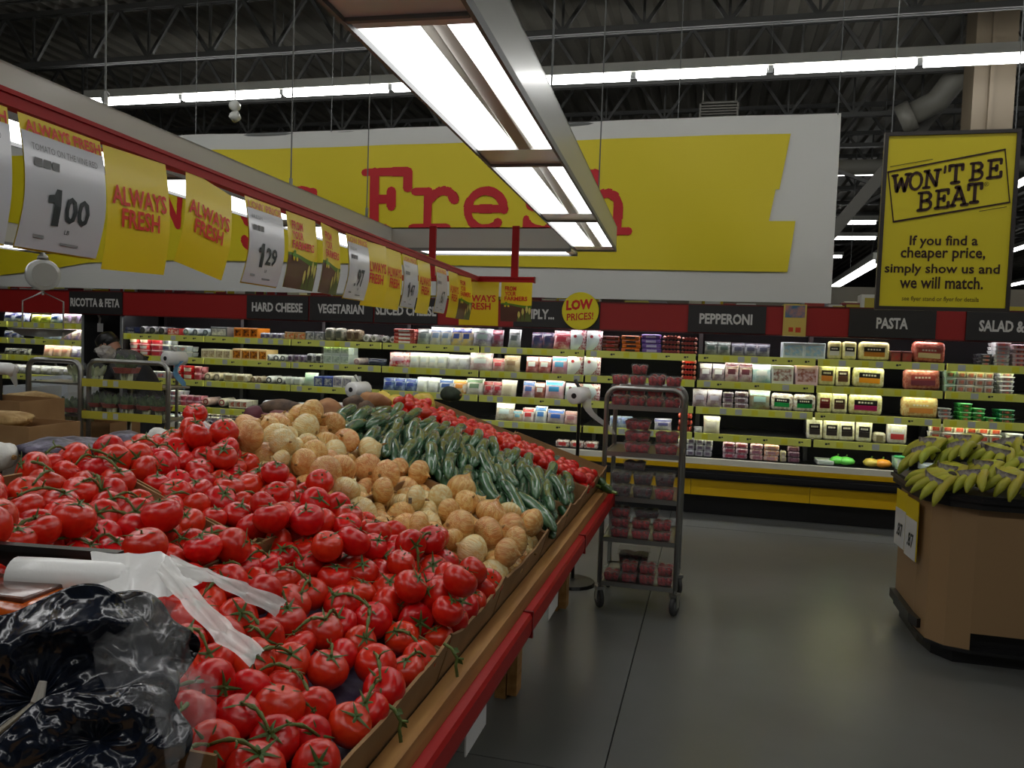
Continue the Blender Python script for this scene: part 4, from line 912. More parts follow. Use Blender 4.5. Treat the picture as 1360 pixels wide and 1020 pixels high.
def put_onions(n, U, V, seed, bottom, top, r, where):
    P, rr = pack(n, r, U, V, seed, bottom, top, jit=.2); rk = ranks(P, .1)
    for i in range(n):
        o = obj('onion', ONS[random.randrange(5)]); q = TROT @ Euler((random.uniform(-1.7, 1.7), random.uniform(-1.7, 1.7), random.uniform(0, 6.28))).to_matrix().to_4x4()
        o.location = T(*P[i]); o.rotation_euler = q.to_euler(); o.scale = (rr[i]*1.08, rr[i]*1.04, rr[i]*random.uniform(.82, 1.06)); k, j = rk[i]
        tag(o, 'golden papery onion, %s row up from aisle, %s from near end' % (ORD[max(0, min(k, 29))], ORD[min(j, 38)]), 'onion', 'yellow onions heaped on the table')
        obj('neck', NK, o); obj('root', RTm, o)
        if i % 9 == 0: obj('sticker', STK, o)
put_onions(140, (0, 1.24), (2.34, 2.98), 12, .01, .42, .050, 'the onion heap')
# --- wrapped cucumbers
M_cuc = mat('wrapped_cucumber', srgb(46, 84, 50), .26, coat=.6, var=.12, col2=srgb(84, 118, 86), cscale=10, stretch=(4, .5, 4), bump=.5, bscale=16, bdist=.004, detail=1)  # paler streaks put the film's whitish sheen into the skin colour
M_wrap = mat('wrap_tail', (.8, .85, .82), .15, alpha=.5, coat=.6)
CUC = []
for k in range(4):
    pts_ = []; rad = []; n = 16; L_ = .33+.02*k; bend = (.014, -.016, .022, .006)[k]
    for i in range(n+1):
        t_ = i/n; pts_.append((bend*math.sin(math.pi*t_), (t_-.5)*L_, .008*math.sin(t_*5+k))); rad.append(.0275*min(1, (1.02-abs(2*t_-1)**5*.85))*(1+.04*math.sin(t_*17+k)))
    CUC.append(MB().tube(pts_, .02, 12, rr=rad).me('cucumber', M_cuc, True))
TAIL = MB().add([(-.008, .16, 0), (.008, .16, 0), (.010, .182, .004), (-.008, .180, -.003)], [(0, 1, 2, 3)]).me('t', M_wrap)
cnum = 0
for rowi, (vc, ang, un) in enumerate(((3.13, 22, 24), (3.40, 18, 24), (3.62, 14, 24), (3.80, 9, 24))):
    for layer in range(2):
        for j in range(0, un, 1 if layer == 0 else 2):
            u = .075+j*.051+(.028 if layer else 0)+random.uniform(-.006, .006)
            if u > 1.22: continue
            w = .085-.02*(rowi == 3)+layer*.040+.03*math.sin(math.pi*min(1, u/1.1))+random.uniform(0, .012)+(.02*(rowi % 2))
            o = obj('cucumber', CUC[random.randrange(4)])
            a = -R(ang*(1.5-.9*u)+random.uniform(-9, 9)); slope = R(random.uniform(2, 6))
            q = TROT @ Matrix.Rotation(-a, 4, 'Z') @ Matrix.Rotation(slope, 4, 'X') @ Matrix.Rotation(random.uniform(0, 6.28), 4, 'Y')
            o.location = T(u, vc+random.uniform(-.02, .02)-.02, w); o.rotation_euler = q.to_euler(); o.scale = (1, 1, 1)
            tag(o, 'film-wrapped cucumber, %s layer, %s bank from the onions, %s from aisle' % (('lower', 'upper')[layer], ORD[rowi], ORD[j]), 'cucumber', 'wrapped cucumbers heaped on the table')
            obj('wrap_tail', TAIL, o)
# --- plum tomatoes
M_rom = mat('plum_tomato_skin', srgb(208, 40, 20), .24, coat=.2, var=.12, huevar=.004)
rp = [(max(.03, math.cos(-math.pi/2+math.pi*i/12)*(1+.08*math.sin(i))), math.sin(-math.pi/2+math.pi*i/12)*1.35) for i in range(13)]
ROM = MB().lathe([(max(.03, math.cos(-math.pi/2+math.pi*i/12)), math.sin(-math.pi/2+math.pi*i/12)*1.35) for i in range(13)], 14, lob=lambda a, z: 1+.03*math.cos(3*a)).me('plum', M_rom, True)
SCAR = MB().lathe([(.12, 1.3), (.14, 1.36), (.04, 1.37)], 7).me('scar', M_neck)
P, rr = pack(250, .029, (0, 1.24), (4.0, 4.33), 21, .06, .24, jit=.1); rk = ranks(P, .06)
for i in range(len(P)):
    o = obj('plum_tomato', ROM); o.location = T(*P[i]); q = TROT @ Euler((random.uniform(1.0, 2.1), random.uniform(-.3, .3), random.uniform(0, 6.28))).to_matrix().to_4x4()
    o.rotation_euler = q.to_euler(); o.scale = [rr[i]]*3; k, j = rk[i]
    tag(o, 'oval plum tomato, %s row up from aisle, %s from cucumber side' % (ORD[max(0, min(k, 38))], ORD[min(j, 38)]), 'plum tomato', 'plum tomatoes heaped on the table'); obj('stem_scar', SCAR, o)
# --- zucchini
M_zuc = mat('zucchini_skin', srgb(34, 62, 28), .3, coat=.3, var=.25, col2=srgb(52, 88, 40), cscale=20)
ZUC = MB().tube([(.012*math.sin(i/12*3.14), (i/12-.5)*.34, 0) for i in range(13)], .026, 12, rr=[.012 if i in (0, 12) else .024+.005*(i/12) for i in range(13)]).me('z', M_zuc, True)
ZST = MB().tube([(0, -.17, 0), (0, -.2, .004)], .009, 6, rr=[.011, .009]).me('s', cm(110, 130, 60))
for i in range(22):
    u = .05+i*.046; lay = i % 2
    o = obj('zucchini', ZUC); o.location = T(u, 4.50+random.uniform(-.02, .02), .05+lay*.018); o.rotation_euler = (TROT @ Matrix.Rotation(R(55+random.uniform(-12, 12)), 4, 'Z')).to_euler()
    tag(o, 'dark green zucchini in the farthest tray, %s up from the aisle' % ORD[i], 'zucchini', 'zucchini in the farthest tray'); obj('stem', ZST, o)
# --- roots and squash along the ridge
def lump(nm, label, cat, px, py, Y, size, m, seed, rot=0, extra=None):
    rg = random.Random(seed); bm = bmesh.new(); bmesh.ops.create_icosphere(bm, subdivisions=3, radius=1)
    for v in bm.verts:
        n_ = noise.noise(v.co*1.3+Vector((seed*3.1, 0, 0)))*.22+noise.noise(v.co*3+Vector((seed, 1, 0)))*.06; v.co *= 1+n_; v.co.z *= size[2]; v.co.x *= size[0]; v.co.y *= size[1]
    me = bpy.data.meshes.new(nm); bm.to_mesh(me); bm.free(); me.materials.append(m); me.polygons.foreach_set('use_smooth', [True]*len(me.polygons))
    X_, Z_ = at(px, py, Y); o = obj(nm, me, loc=(X_, Y, Z_), rot=(0, 0, rot)); tag(o, label, cat)
    obj('stem_end', MB().lathe([(.010, -.008), (.008, .008)], 7, M=Matrix.Translation((size[0]*1.02, 0, 0)) @ Matrix.Rotation(R(90), 4, 'Y')).me('s', M_neck), o)
    return o
M_yam = mat('yam_skin', srgb(122, 52, 46), .6, var=.15, col2=srgb(96, 44, 40), cscale=20, bump=.3)
M_swp = mat('sweet_potato_skin', srgb(176, 126, 78), .6, col2=srgb(150, 100, 62), cscale=14, bump=.3); M_taro = mat('taro_skin', srgb(104, 82, 62), .75, col2=srgb(70, 54, 44), cscale=20, bump=.6)
M_sq = mat('squash_skin', srgb(214, 186, 66), .4, col2=srgb(200, 168, 50), cscale=6); M_gs = mat('dark_squash', srgb(26, 40, 26), .7, col2=srgb(44, 58, 36), cscale=20, bump=.8, bscale=30)
lump('beet', 'dark red beet poking up left of the yams behind the onions', 'beet', 337, 552, 3.15, (.045, .045, .045), mat('beet_skin', srgb(96, 34, 50), .6), 1)
for k, (px, py, Y, nm) in enumerate(((352, 560, 3.3, 'leftmost'), (376, 556, 3.35, 'second'), (398, 557, 3.45, 'rightmost'), (365, 570, 3.2, 'lower left'), (392, 566, 3.3, 'lower right'))):
    lump('yam', '%s reddish yam on the ridge behind the onions' % nm, 'yam', px, py, Y, (.085, .045, .042), M_yam, 2+k, .3*k)
lump('taro_root', 'large brown taro root lying on top of the reddish yams', 'root', 376, 543, 3.55, (.11, .06, .05), M_taro, 9, .2)
lump('taro_root', 'round brown taro root just left of the tan sweet potato', 'root', 470, 538, 4.0, (.06, .06, .055), M_taro, 10)
lump('taro_root', 'small brown taro root at the tips of the cucumbers', 'root', 486, 545, 4.0, (.055, .05, .05), M_taro, 11)
lump('rutabaga', 'orange-brown rutabaga left of the cucumber tips', 'rutabaga', 435, 545, 3.75, (.08, .07, .06), M_swp, 12)
lump('sweet_potato', 'tan sweet potato pointing left on the ridge behind the cucumbers', 'sweet potato', 497, 532, 4.35, (.12, .055, .05), M_swp, 13, -.3)
lump('spaghetti_squash', 'yellow squash left of the two behind the cucumber tips', 'squash', 525, 536, 4.55, (.10, .07, .055), M_sq, 14, -.5)
lump('spaghetti_squash', 'small yellow squash peeking over the tan sweet potato', 'squash', 508, 530, 4.65, (.08, .06, .05), M_sq, 16, -.5)
lump('spaghetti_squash', 'rounder yellow squash beside the plum tomatoes', 'squash', 561, 538, 4.7, (.085, .07, .075), M_sq, 15, .2)
lump('green_squash', 'dark green knobbly squash standing beyond the plum tomatoes', 'squash', 599, 524, 4.95, (.068, .068, .055), M_gs, 17)
# ridge shelf behind the slope that carries them
rs = thing('ridge_shelf', 'dark ridge board behind the top edge of the produce slope', 'shelf', (-2.1, 3.0, 0)); obj('board', MB().box(-.42, -2.0, 1.0, .16, 1.8, 1.04).me('b', M_dtop), rs)
for y_ in (-1.9, 0, 1.7): obj('post', MB().box(-.2, y_-.04, 0, -.1, y_+.04, 1.0).me('b', M_wood), rs)
# purple net bags behind the tomato ridge
M_net = mat('net_bag', srgb(26, 18, 44), .4, col2=srgb(110, 104, 124), cscale=30, bump=.8, bscale=20, detail=6, bdist=.01)
for k, (px, py, Y, nm) in enumerate(((70, 592, 2.35, 'leftmost'), (100, 590, 2.5, 'second'), (165, 580, 2.9, 'rightmost'), (130, 590, 2.6, 'third'))):
    o = lump('net_bag', '%s purple printed net bag behind the tomato ridge' % nm, 'bag', px, py+7, Y, (.12, .11, .045), M_net, 30+k)
o = lump('crumpled_bag', 'crumpled white plastic scrap where tomatoes meet onions at the ridge', 'bag', 212, 582, 2.6, (.06, .04, .04), mat('crumple', srgb(214, 214, 208), .4, bump=.8, bscale=30, bdist=.01), 41)
o = lump('crumpled_bag', 'crumpled white plastic bag at the left edge beyond the tomatoes', 'bag', 2, 606, 2.2, (.05, .05, .05), MATS['crumple'], 42)
o = lump('wrapped_vegetable', 'film-wrapped bag of orange onions at the left end of the onion heap', 'bag', 262, 578, 2.95, (.1, .07, .06), mat('wrapped_veg', srgb(206, 170, 130), .25, coat=.6, col2=srgb(150, 140, 170), cscale=14, bump=.6, bscale=25, bdist=.01), 43)

# ------------------------------------------------------------------ bag roll and packaged vegetables at the near left
M_pbag = mat('white_bag_film', srgb(250, 250, 248), .3, alpha=.97, coat=.3, bump=.5, bscale=14, bdist=.006)
M_pbag2 = mat('loose_bag_film', srgb(222, 220, 216), .25, alpha=.72, coat=.5, bump=.6, bscale=20, bdist=.008)
def P3(px, py, Y): X_, Z_ = at(px, py, Y); return Vector((X_, Y, Z_))
A_, B_ = P3(18, 763, 1.06), P3(176, 772, 1.10)
rl = thing('bag_roll', 'white roll of produce bags lying at the near left corner', 'bag roll', tuple(A_))
d_ = (B_-A_); 
obj('roll', MB().tube([d_*t_ for t_ in (0, .02, .3, .6, .9, 1)], .03, 20, rr=[.024, .03, .031, .0305, .031, .028]).me('r', M_pbag, True), rl)
def ribbon(name, ea, eb, parent, m, base, amp=.006, n=26, k=7):
    def samp(E, t_):
        s_ = t_*(len(E)-1); i = min(int(s_), len(E)-2); f_ = s_-i; a, b = P3(*E[i]), P3(*E[i+1]); f_ = f_*f_*(3-2*f_) if len(E) > 2 else f_; return a.lerp(b, f_)
    v = []
    for i in range(n+1):
        a, b = samp(ea, i/n), samp(eb, i/n)
        for j in range(k+1):
            p = a.lerp(b, j/k)+Vector((0, 0, amp*math.sin(j*2.1+i*.25)*math.sin(math.pi*j/k)+amp*.5*math.sin(i*.9+j))); v.append(p-base)
    f = [(i*(k+1)+j, i*(k+1)+j+1, (i+1)*(k+1)+j+1, (i+1)*(k+1)+j) for i in range(n) for j in range(k)]
    return obj(name, mesh(name, v, f, m, True), parent)
ribbon('loose_sheet', [(120, 733, 1.10), (170, 735, 1.11), (215, 733, 1.12), (282, 764, 1.14)], [(128, 793, 1.045), (172, 803, 1.04), (222, 792, 1.05), (262, 776, 1.10)], rl, M_pbag, A_, .003)
ribbon('tail', [(225, 737, 1.12), (276, 756, 1.13), (330, 776, 1.16), (381, 797, 1.20)], [(236, 764, 1.10), (285, 775, 1.11), (325, 798, 1.14), (366, 818, 1.17)], rl, M_pbag2, A_, .004)
ribbon('tail', [(222, 738, 1.10), (262, 785, 1.08), (308, 830, 1.04), (351, 862, 1.02)], [(206, 760, 1.06), (240, 800, 1.02), (285, 850, .99), (332, 884, .98)], rl, M_pbag2, A_, .005)
A2, B2 = P3(-40, 722, 1.17), P3(160, 737, 1.20)
br_ = thing('black_shelf_edge', 'black metal divider bar behind the white bag roll', 'divider', tuple(A2))
obj('bar', MB().bar((0, 0, 0), tuple(B2-A2), .02, .012).me('b', M_black), br_); dd = B2-A2
obj('plate', MB().add([(0, 0, 0), tuple(dd), tuple(dd+Vector((0, 0, -.12))), (0, 0, -.12), (0, .008, 0), tuple(dd+Vector((0, .008, 0))), tuple(dd+Vector((0, .008, -.12))), (0, .008, -.12)], [(0, 1, 2, 3), (7, 6, 5, 4), (0, 4, 5, 1), (1, 5, 6, 2)]).me('b', M_black), br_)
bx_ = thing('cardboard_carton', 'brown cardboard carton under the dark plastic bags at the near corner', 'box', (-.80, .66, .80))
obj('body', rbox('c', .42, .40, .235, .004, M_card, 1), bx_); obj('flap', MB().box(-.21, .2, .2, .21, .205, .26).me('f', M_carddark), bx_)
ct_ = thing('packing_crate', 'dark crate under the brown carton at the near corner', 'crate', (-.80, .66, 0)); obj('body', rbox('c', .42, .40, .795, .006, M_black, 1), ct_); obj('top_lip', MB().box(-.212, -.202, .76, .212, .202, .78).me('l', M_black), ct_)
M_dplas = mat('dark_blue_plastic', srgb(14, 20, 32), .22, coat=.4, bump=.4, bscale=12, bdist=.008, col2=srgb(22, 30, 46), cscale=5)
M_dplas2 = mat('black_plastic_film', srgb(14, 16, 22), .22, coat=.4, bump=.4, bscale=14, bdist=.008)
M_orb = mat('carrot_bag', srgb(214, 104, 26), .2, coat=.8, bump=.8, bscale=14, bdist=.01, col2=srgb(196, 80, 20), cscale=9)
def pleat_bag(label, px, py, Y, rad, m, npl, seed, squash=(1, 1, .55), name='dark_produce_bag'):
    c = P3(px, py, Y); view = (Vector((0, 0, HC))-c).normalized()
    q = view.to_track_quat('Z', 'Y'); v = []; nr, na = 44, 150
    for i in range(nr+1):
        t_ = i/nr; 
        for k in range(na):
            a = 2*math.pi*k/na; pl = math.sin(npl*a+1.3*math.sin(3*a+seed))*.05*math.exp(-t_*2.2)*min(1, t_*6)
            rr_ = rad*(.03+t_*1.0)*(1+.12*math.sin(2*a+seed)+.07*math.sin(5*a+seed*2)*t_); z = rad*(.42*math.exp(-((t_)/.10)**2)*0+ .50*math.sin(min(1, t_*1.25+.1)*math.pi*.55)-1.25*max(0, t_-.55)**1.6+pl+.06*noise.noise(Vector((math.cos(a)*t_*3, math.sin(a)*t_*3, seed))))
            v.append((rr_*math.cos(a)*squash[0], rr_*math.sin(a)*squash[1], z*squash[2]-rad*.3))

    def cr(p):
        p = Vector(p)/rad; a = 0
        for fq, am in ((1.6, .12), (3.4, .05), (7.5, .014)): a += am*(1-2*abs(noise.noise(p*fq+Vector((seed*5, 0, 0)))*1.6))
        return a*rad*min(1, .25+p.xy.length*1.2)
    v = [(a, b, c+cr((a, b, c))) for a, b, c in v]
    f = [(i*na+k, i*na+(k+1) % na, (i+1)*na+(k+1) % na, (i+1)*na+k) for i in range(nr) for k in range(na)]+[tuple(range(na))[::-1]]
    # closed underside
    n0 = len(v); v.append((0, 0, -rad*1.0)); f += [((nr)*na+k, nr*na+(k+1) % na, n0) for k in range(na)]
    o = thing(name, label, 'bag', tuple(c), q.to_euler()); obj('body', mesh('b', v, f, m, True), o)
    return o
b1 = pleat_bag('dark plastic bag gathered at a white tie, nearest the bottom left corner', 50, 930, .82, .145, M_dplas, 19, 1.)
obj('tie', MB().tube([(0, -.03, -.015), (0, 0, .004), (.006, .022, .008)], .006, 6, rr=[.003, .008, .005]).me('t', cm(196, 190, 180)), b1)
obj('neck_cord', MB().tube([(-.10, -.07, .02), (-.05, -.035, .012), (0, 0, .0)], .004, 6).me('t', cm(140, 130, 110)), b1)
b2 = pleat_bag('black glossy plastic bag of vegetables beside the white bag roll', 150, 866, .93, .100, M_dplas2, 7, 4., (1.15, .75, .6))
b3 = pleat_bag('dark blue plastic bag lowest at the near left, above the carton', 128, 985, .78, .085, M_dplas, 9, 8., (1.1, .8, .6))
ob = thing('carrot_bag', 'orange bag of carrots with dark print at the left edge under the bag roll', 'bag', tuple(P3(25, 812, 1.02)))
obj('body', rbox('cb', .24, .12, .075, .03, M_orb, 4), ob, (-.02, 0, -.04)); obj('dark_print', rbox('cp', .15, .09, .01, .004, cm(60, 36, 28, .25, coat=.7, bump=.6, col2=(110, 60, 40)), 2), ob, (-.02, 0, .032))
fs = thing('clear_film_sheet', 'crinkled clear plastic film spilling over the near tomatoes', 'film', tuple(P3(230, 880, .95)))
ribbon('sheet', [(105, 790, .95), (190, 790, .97), (262, 800, .99), (250, 860, .95), (275, 930, .90)], [(130, 900, .86), (150, 930, .82), (200, 940, .80), (215, 980, .76), (225, 1040, .73)], fs, M_film, P3(230, 880, .95), .012, 30, 12)
ribbon('edge_fold', [(235, 880, .93), (290, 900, .92), (286, 960, .86), (262, 1030, .80)], [(215, 900, .90), (262, 925, .89), (262, 970, .83), (240, 1035, .78)], fs, M_film, P3(230, 880, .95), .006, 20, 6)

# ------------------------------------------------------------------ red sign rail and cards
RY0, RY1 = .25, 4.85; RX0, RX1 = -1.135, -1.478; RZ = 1.986
def railx(y): return RX0+(RX1-RX0)*(y-RY0)/(RY1-RY0)
rt = thing('red_sign_rail', 'long red rail with a short return bar carrying the hanging price cards', 'rail', (RX1, RY1, RZ))
d_ = Vector((RX0-RX1, RY0-RY1, 0))
obj('long_bar', MB().bar((0, 0, 0), tuple(d_), .028, .028).bar((.013, 0, .010), tuple(d_+Vector((.013, 0, .010))), .010, .008).me('b', M_red), rt)
obj('cross_bar', MB().box(-.65, -.012, -.017, .37, .018, .017).box(-.65, -.02, .006, .37, -.01, .018).me('b', M_red), rt)
for x_ in (-.32, .235): obj('drop_post', MB().box(x_-.022, .02, -.015, x_+.022, .04, .34).me('b', M_red), rt)
obj('end_cap', MB().box(.37, -.014, -.02, .376, .02, .02).me('b', cm(110, 12, 14)), rt)
for y_ in (.8, 2.1, 3.4): obj('hanger_arm', MB().bar((railx(y_)-RX1, y_-RY1, .01), (-2.05-RX1-.02*(y_), y_-RY1, .22), .012).me('b', M_red), rt)
M_cardy = mat('price_card_yellow', srgb(236, 208, 22), .4, coat=.1); M_cardr = mat('card_red', srgb(214, 44, 14), .5); M_cardp = mat('card_pale_red', srgb(216, 120, 40), .4)
M_price = mat('price_sheet', srgb(206, 208, 212), .25, coat=.4); M_num = mat('price_black', srgb(50, 58, 60), .5)
def card(label, x, y, rz, kind, price=None, tilt=0., swing=0., w=.208, h=.235, curl=.010, dz=0):
    t = thing('price_card' if price else 'banner_card', label, 'card', (x, y, RZ-.018+dz), (swing, tilt, rz))
    bd = lambda a, z: -curl*math.sin(min(1, -z/h)*math.pi)*1.0+curl*2.2*(max(0, -z/h-.6))**1.3
    def sh(x0, x1, z0, z1, off, n=10):
        v = []; 
        for j in range(n+1):
            z = z0+(z1-z0)*j/n
            for i in range(5): xx = x0+(x1-x0)*i/4; v.append((xx, bd(xx, z)-off, z))
        return v, [(j*5+i, j*5+i+1, (j+1)*5+i+1, (j+1)*5+i) for j in range(n) for i in range(4)]
    def piece(nm, x0, x1, z0, z1, off, m): a, f_ = sh(x0, x1, z0, z1, off); return obj(nm, mesh(nm, a, f_, m, True), t)
    def txt(body, x0, z0, x1, z1, m, off=.003, bold=.03): return obj('lettering', text_mesh(body, x0, z0, x1, z1, m, -off, bold, bend=bd), t)
    hw = w/2
    piece('backing', -hw, hw, 0, -h, 0, M_cardy)
    if kind == 'fresh':
        txt('ALWAYS', -hw*.88, -h*.46, hw*.86, -h*.30, M_cardr, bold=.025); txt('FRESH', -hw*.6, -h*.64, hw*.62, -h*.48, M_cardr, bold=.025)
    elif kind == 'farm':
        txt('FROM', -hw*.75, -h*.22, -hw*.02, -h*.10, M_cardr); txt('YOUR', -hw*.75, -h*.345, -hw*.02, -h*.235, M_cardr); txt('FARMERS', -hw*.75, -h*.47, hw*.72, -h*.36, M_cardr)
        hh = lambda x_: -h*(.56+.03*math.sin(x_/hw*2.2))
        mb = MB(); n = 10
        for k, (z_, mm, off_) in enumerate(((0, cm(90, 130, 40), .0010), (-.018, cm(92, 62, 52, .35, coat=.3), .0018))):
            v = []
            for j in range(7):
                for i in range(n+1): x_ = -hw+w*i/n; zt_ = hh(x_)+z_*(.4+.6*(i/n)); z = zt_+(-h-zt_)*j/6; v.append((x_, bd(x_, z)-off_, z))
            obj('print', mesh('p', v, [(j*(n+1)+i, j*(n+1)+i+1, (j+1)*(n+1)+i+1, (j+1)*(n+1)+i) for j in range(6) for i in range(n)], mm, True), t)
        for q, (xx, zt_) in enumerate(((.02, -.80), (.045, -.72), (.07, -.66), (.088, -.70))):
            v = []; 
            for k in range(14): a = 2*math.pi*k/14; x_ = xx+.0085*math.cos(a); z = h*zt_-.008+.024*math.sin(a); v.append((x_, bd(x_, z)-.0028, z))
            obj('corn_print', mesh('c', v, [tuple(range(14))], cm(214, 206, 110)), t)
            v = [(xx-.012, 0, -h+.002), (xx+.012, 0, -h+.002), (xx+.006, 0, h*zt_-.012), (xx, 0, h*zt_-.03), (xx-.008, 0, h*zt_-.012)]
            obj('husk_print', mesh('c', [(a, bd(a, c)-.0033, c) for a, b, c in v], [tuple(range(5))], cm(96, 110, 60)), t)
        z_ = -h*.60
        obj('tractor_print', mesh('c', [(a, bd(a, c)-.0033, c) for a, c in ((-.075, z_), (-.045, z_), (-.045, z_+.012), (-.055, z_+.012), (-.057, z_+.024), (-.07, z_+.024), (-.072, z_+.012), (-.08, z_+.01))], [tuple(range(8))], cm(96, 150, 30)), t)
        for xx in (-.07, -.048):
            obj('wheel_print', mesh('c', [(xx+.0065*math.cos(k), bd(xx, z_)-.004, z_-.002+.0065*math.sin(k)) for k in [2*math.pi*j/10 for j in range(10)]], [tuple(range(10))], cm(226, 200, 40)), t)
    if price:
        txt('ALWAYS FRESH' if kind == 'pa' else 'LOW PRICE', -hw*.9, -.030, hw*.93, -.008, M_cardp if kind == 'pl' else M_cardr, bold=.03)
        a0, a1 = -hw*1.02, hw*.96; z0, z1 = -.030, -.030-.202
        piece('price_sheet', a0, a1, z0, z1, .004, M_price)
        big, sm = price
        off = .006
        if big == '1':
            xa_, xb_, za_, zb2 = -hw*.50, -hw*.20, z1+.046, z1+.112; wd = xb_-xa_
            q_ = [(xa_+wd*.45, za_), (xb_, za_), (xb_, (za_+zb2)/2), (xb_, zb2), (xa_+wd*.6, zb2), (xa_+wd*.42, zb2-.011), (xa_, zb2-.014), (xa_, zb2-.027), (xa_+wd*.45, zb2-.026), (xa_+wd*.45, (za_+zb2)/2)]
            obj('numeral', mesh('n', [(a, bd(a, c)-off, c) for a, c in q_], [tuple(range(10))], M_num), t)
        elif big: txt(big, -hw*.5, z1+.046, -hw*.14, z1+.112, M_num, off, .03)
        if big: txt(sm, -hw*.10, z1+.054, hw*.52, z1+.104, M_num, off, .025)
        else: txt(sm, -hw*.22, z1+.046, hw*.45, z1+.112, M_num, off, .025); txt('.', -hw*.40, z1+.046, -hw*.30, z1+.058, M_num, off, .0)
        txt('LB', -hw*.02, z1+.034, hw*.10, z1+.042, M_num, off, .01)
        if kind == 'pa': txt('TOMATO ON THE VINE RED', -hw*.85, z0-.030, hw*.75, z0-.018, M_grey, off, 0)
        else: txt('FRESH', -hw*.85, z0-.026, -hw*.3, z0-.016, M_grey, off, 0)
        obj('stamp_row', mesh('s', [p for k in range(3) for p in [(-hw*.82+k*.021, bd(0, z0-.05)-off, z0-.058), (-hw*.82+k*.021+.018, bd(0, z0-.05)-off, z0-.058), (-hw*.82+k*.021+.018, bd(0, z0-.05)-off, z0-.043), (-hw*.82+k*.021, bd(0, z0-.05)-off, z0-.043)]], [(4*k, 4*k+1, 4*k+2, 4*k+3) for k in range(3)], M_grey), t)
        obj('fine_print', mesh('s', [(-hw*.7, bd(0, z1+.02)-off, z1+.02), (-hw*.45, bd(0, z1+.02)-off, z1+.02), (-hw*.45, bd(0, z1+.02)-off, z1+.026), (-hw*.7, bd(0, z1+.02)-off, z1+.026), (-hw*.05, bd(0, z1+.015)-off, z1+.014), (hw*.4, bd(0, z1+.015)-off, z1+.014), (hw*.4, bd(0, z1+.015)-off, z1+.018), (-hw*.05, bd(0, z1+.015)-off, z1+.018)], [(0, 1, 2, 3), (4, 5, 6, 7)], M_grey), t)
    return t
HZ = R(90)
def rc(label, yc, kind, price=None, **k): return card(label, railx(yc)+.012, yc, HZ+R(4)+k.pop('yaw', 0), kind, price, **k)
rc('partly visible price card cut by the left picture edge', 1.01, 'pa', ('2', '49'))
rc('nearest full price card, 1.00, for tomatoes on the vine', 1.24, 'pa', ('1', '00'), curl=.014)
rc('wide yellow ALWAYS FRESH card just right of the tomato price card', 1.455, 'fresh', tilt=-.03, h=.248)
rc('swinging tilted yellow ALWAYS FRESH card with no card touching it', 1.74, 'fresh', tilt=.14, h=.225)
rc('1.29 price card just left of the bright FROM YOUR FARMERS card', 2.015, 'pl', ('1', '29'), curl=.014)
rc('bright FROM YOUR FARMERS card right of the 1.29 card', 2.26, 'farm', h=.228)
rc('paler FROM YOUR FARMERS card left of the .97 card', 2.485, 'farm', yaw=.12, h=.228)
rc('.97 price card right of the paler FROM YOUR FARMERS card', 2.73, 'pl', ('', '97'), curl=.014)
rc('ALWAYS FRESH card half hidden behind the .97 card', 2.925, 'fresh', h=.25, yaw=-.1)
rc('ALWAYS FRESH card left of the 1.47 card', 3.15, 'fresh', h=.25)
rc('1.47 price card standing between two ALWAYS FRESH cards', 3.38, 'pl', ('1', '47'))
rc('ALWAYS FRESH card between the 1.47 and .67 cards', 3.61, 'fresh', h=.25)
rc('.67 price card farthest along the rail', 3.92, 'pl', ('', '67'))
rc('ALWAYS FRESH card right of the .67 card', 4.18, 'fresh', h=.25)
rc('narrow FROM YOUR FARMERS card by the rail corner', 4.45, 'farm', yaw=-.15, h=.25)
card('large ALWAYS FRESH card on the return bar, facing the camera', RX1+.02, RY1-.02, 0, 'fresh', w=.26, h=.275, curl=.004)
card('FROM YOUR FARMERS card on the return bar, facing the camera', RX1+.265, RY1-.02, 0, 'farm', w=.20, h=.245, curl=.004)
ft = thing('flood_strip_card', 'bright yellow backing strip behind the 1.00 card', 'card', (-1.30, 1.06, 1.965), (0, 0, HZ)); obj('sheet', MB().box(-.10, 0, -.215, .12, .002, 0).me('s', M_cardy), ft)

# ------------------------------------------------------------------ hanging scale
sx_, _ = at(57, 350, 4.2); 
sc = thing('hanging_scale', 'white dial scale with wire hoop and metal pan hanging at the left', 'scale', (sx_, 4.2, 1.82))
obj('dial_case', MB().lathe([(.03, -.035), (.09, -.033), (.1, -.02), (.1, .02), (.09, .033), (.03, .035)], 24, M=Matrix.Translation((0, 0, .10)) @ Matrix.Rotation(R(62), 4, 'Z') @ Matrix.Rotation(R(90), 4, 'X')).me('d', M_white, True), sc)
obj('dial_face', MB().lathe([(.075, .0345), (.075, .037)], 20, M=Matrix.Translation((0, 0, .10)) @ Matrix.Rotation(R(62), 4, 'Z') @ Matrix.Rotation(R(90), 4, 'X')).me('d', cm(176, 176, 170)), sc)
obj('top_cap', MB().lathe([(.035, .195), (.03, .22), (.012, .235), (.01, .27)], 12).me('d', M_steel, True), sc)
obj('suspension_cable', MB().tube([(0, 0, .27), (0, 0, 2.15-1.82)], .004, 5).me('d', M_steel), sc)
obj('wire_hoop', MB().tube([(-.16, 0, -.30), (-.16, 0, -.07), (0, 0, -.01), (.16, 0, -.07), (.16, 0, -.30)], .005, 6).tube([(0, 0, .0), (0, 0, -.03)], .008, 6).me('d', M_steel), sc)
obj('pan', MB().lathe([(.02, -.30), (.12, -.29), (.19, -.25), (.195, -.245), (.185, -.245), (.11, -.28), (.02, -.285)], 24).me('d', M_steel, True), sc)

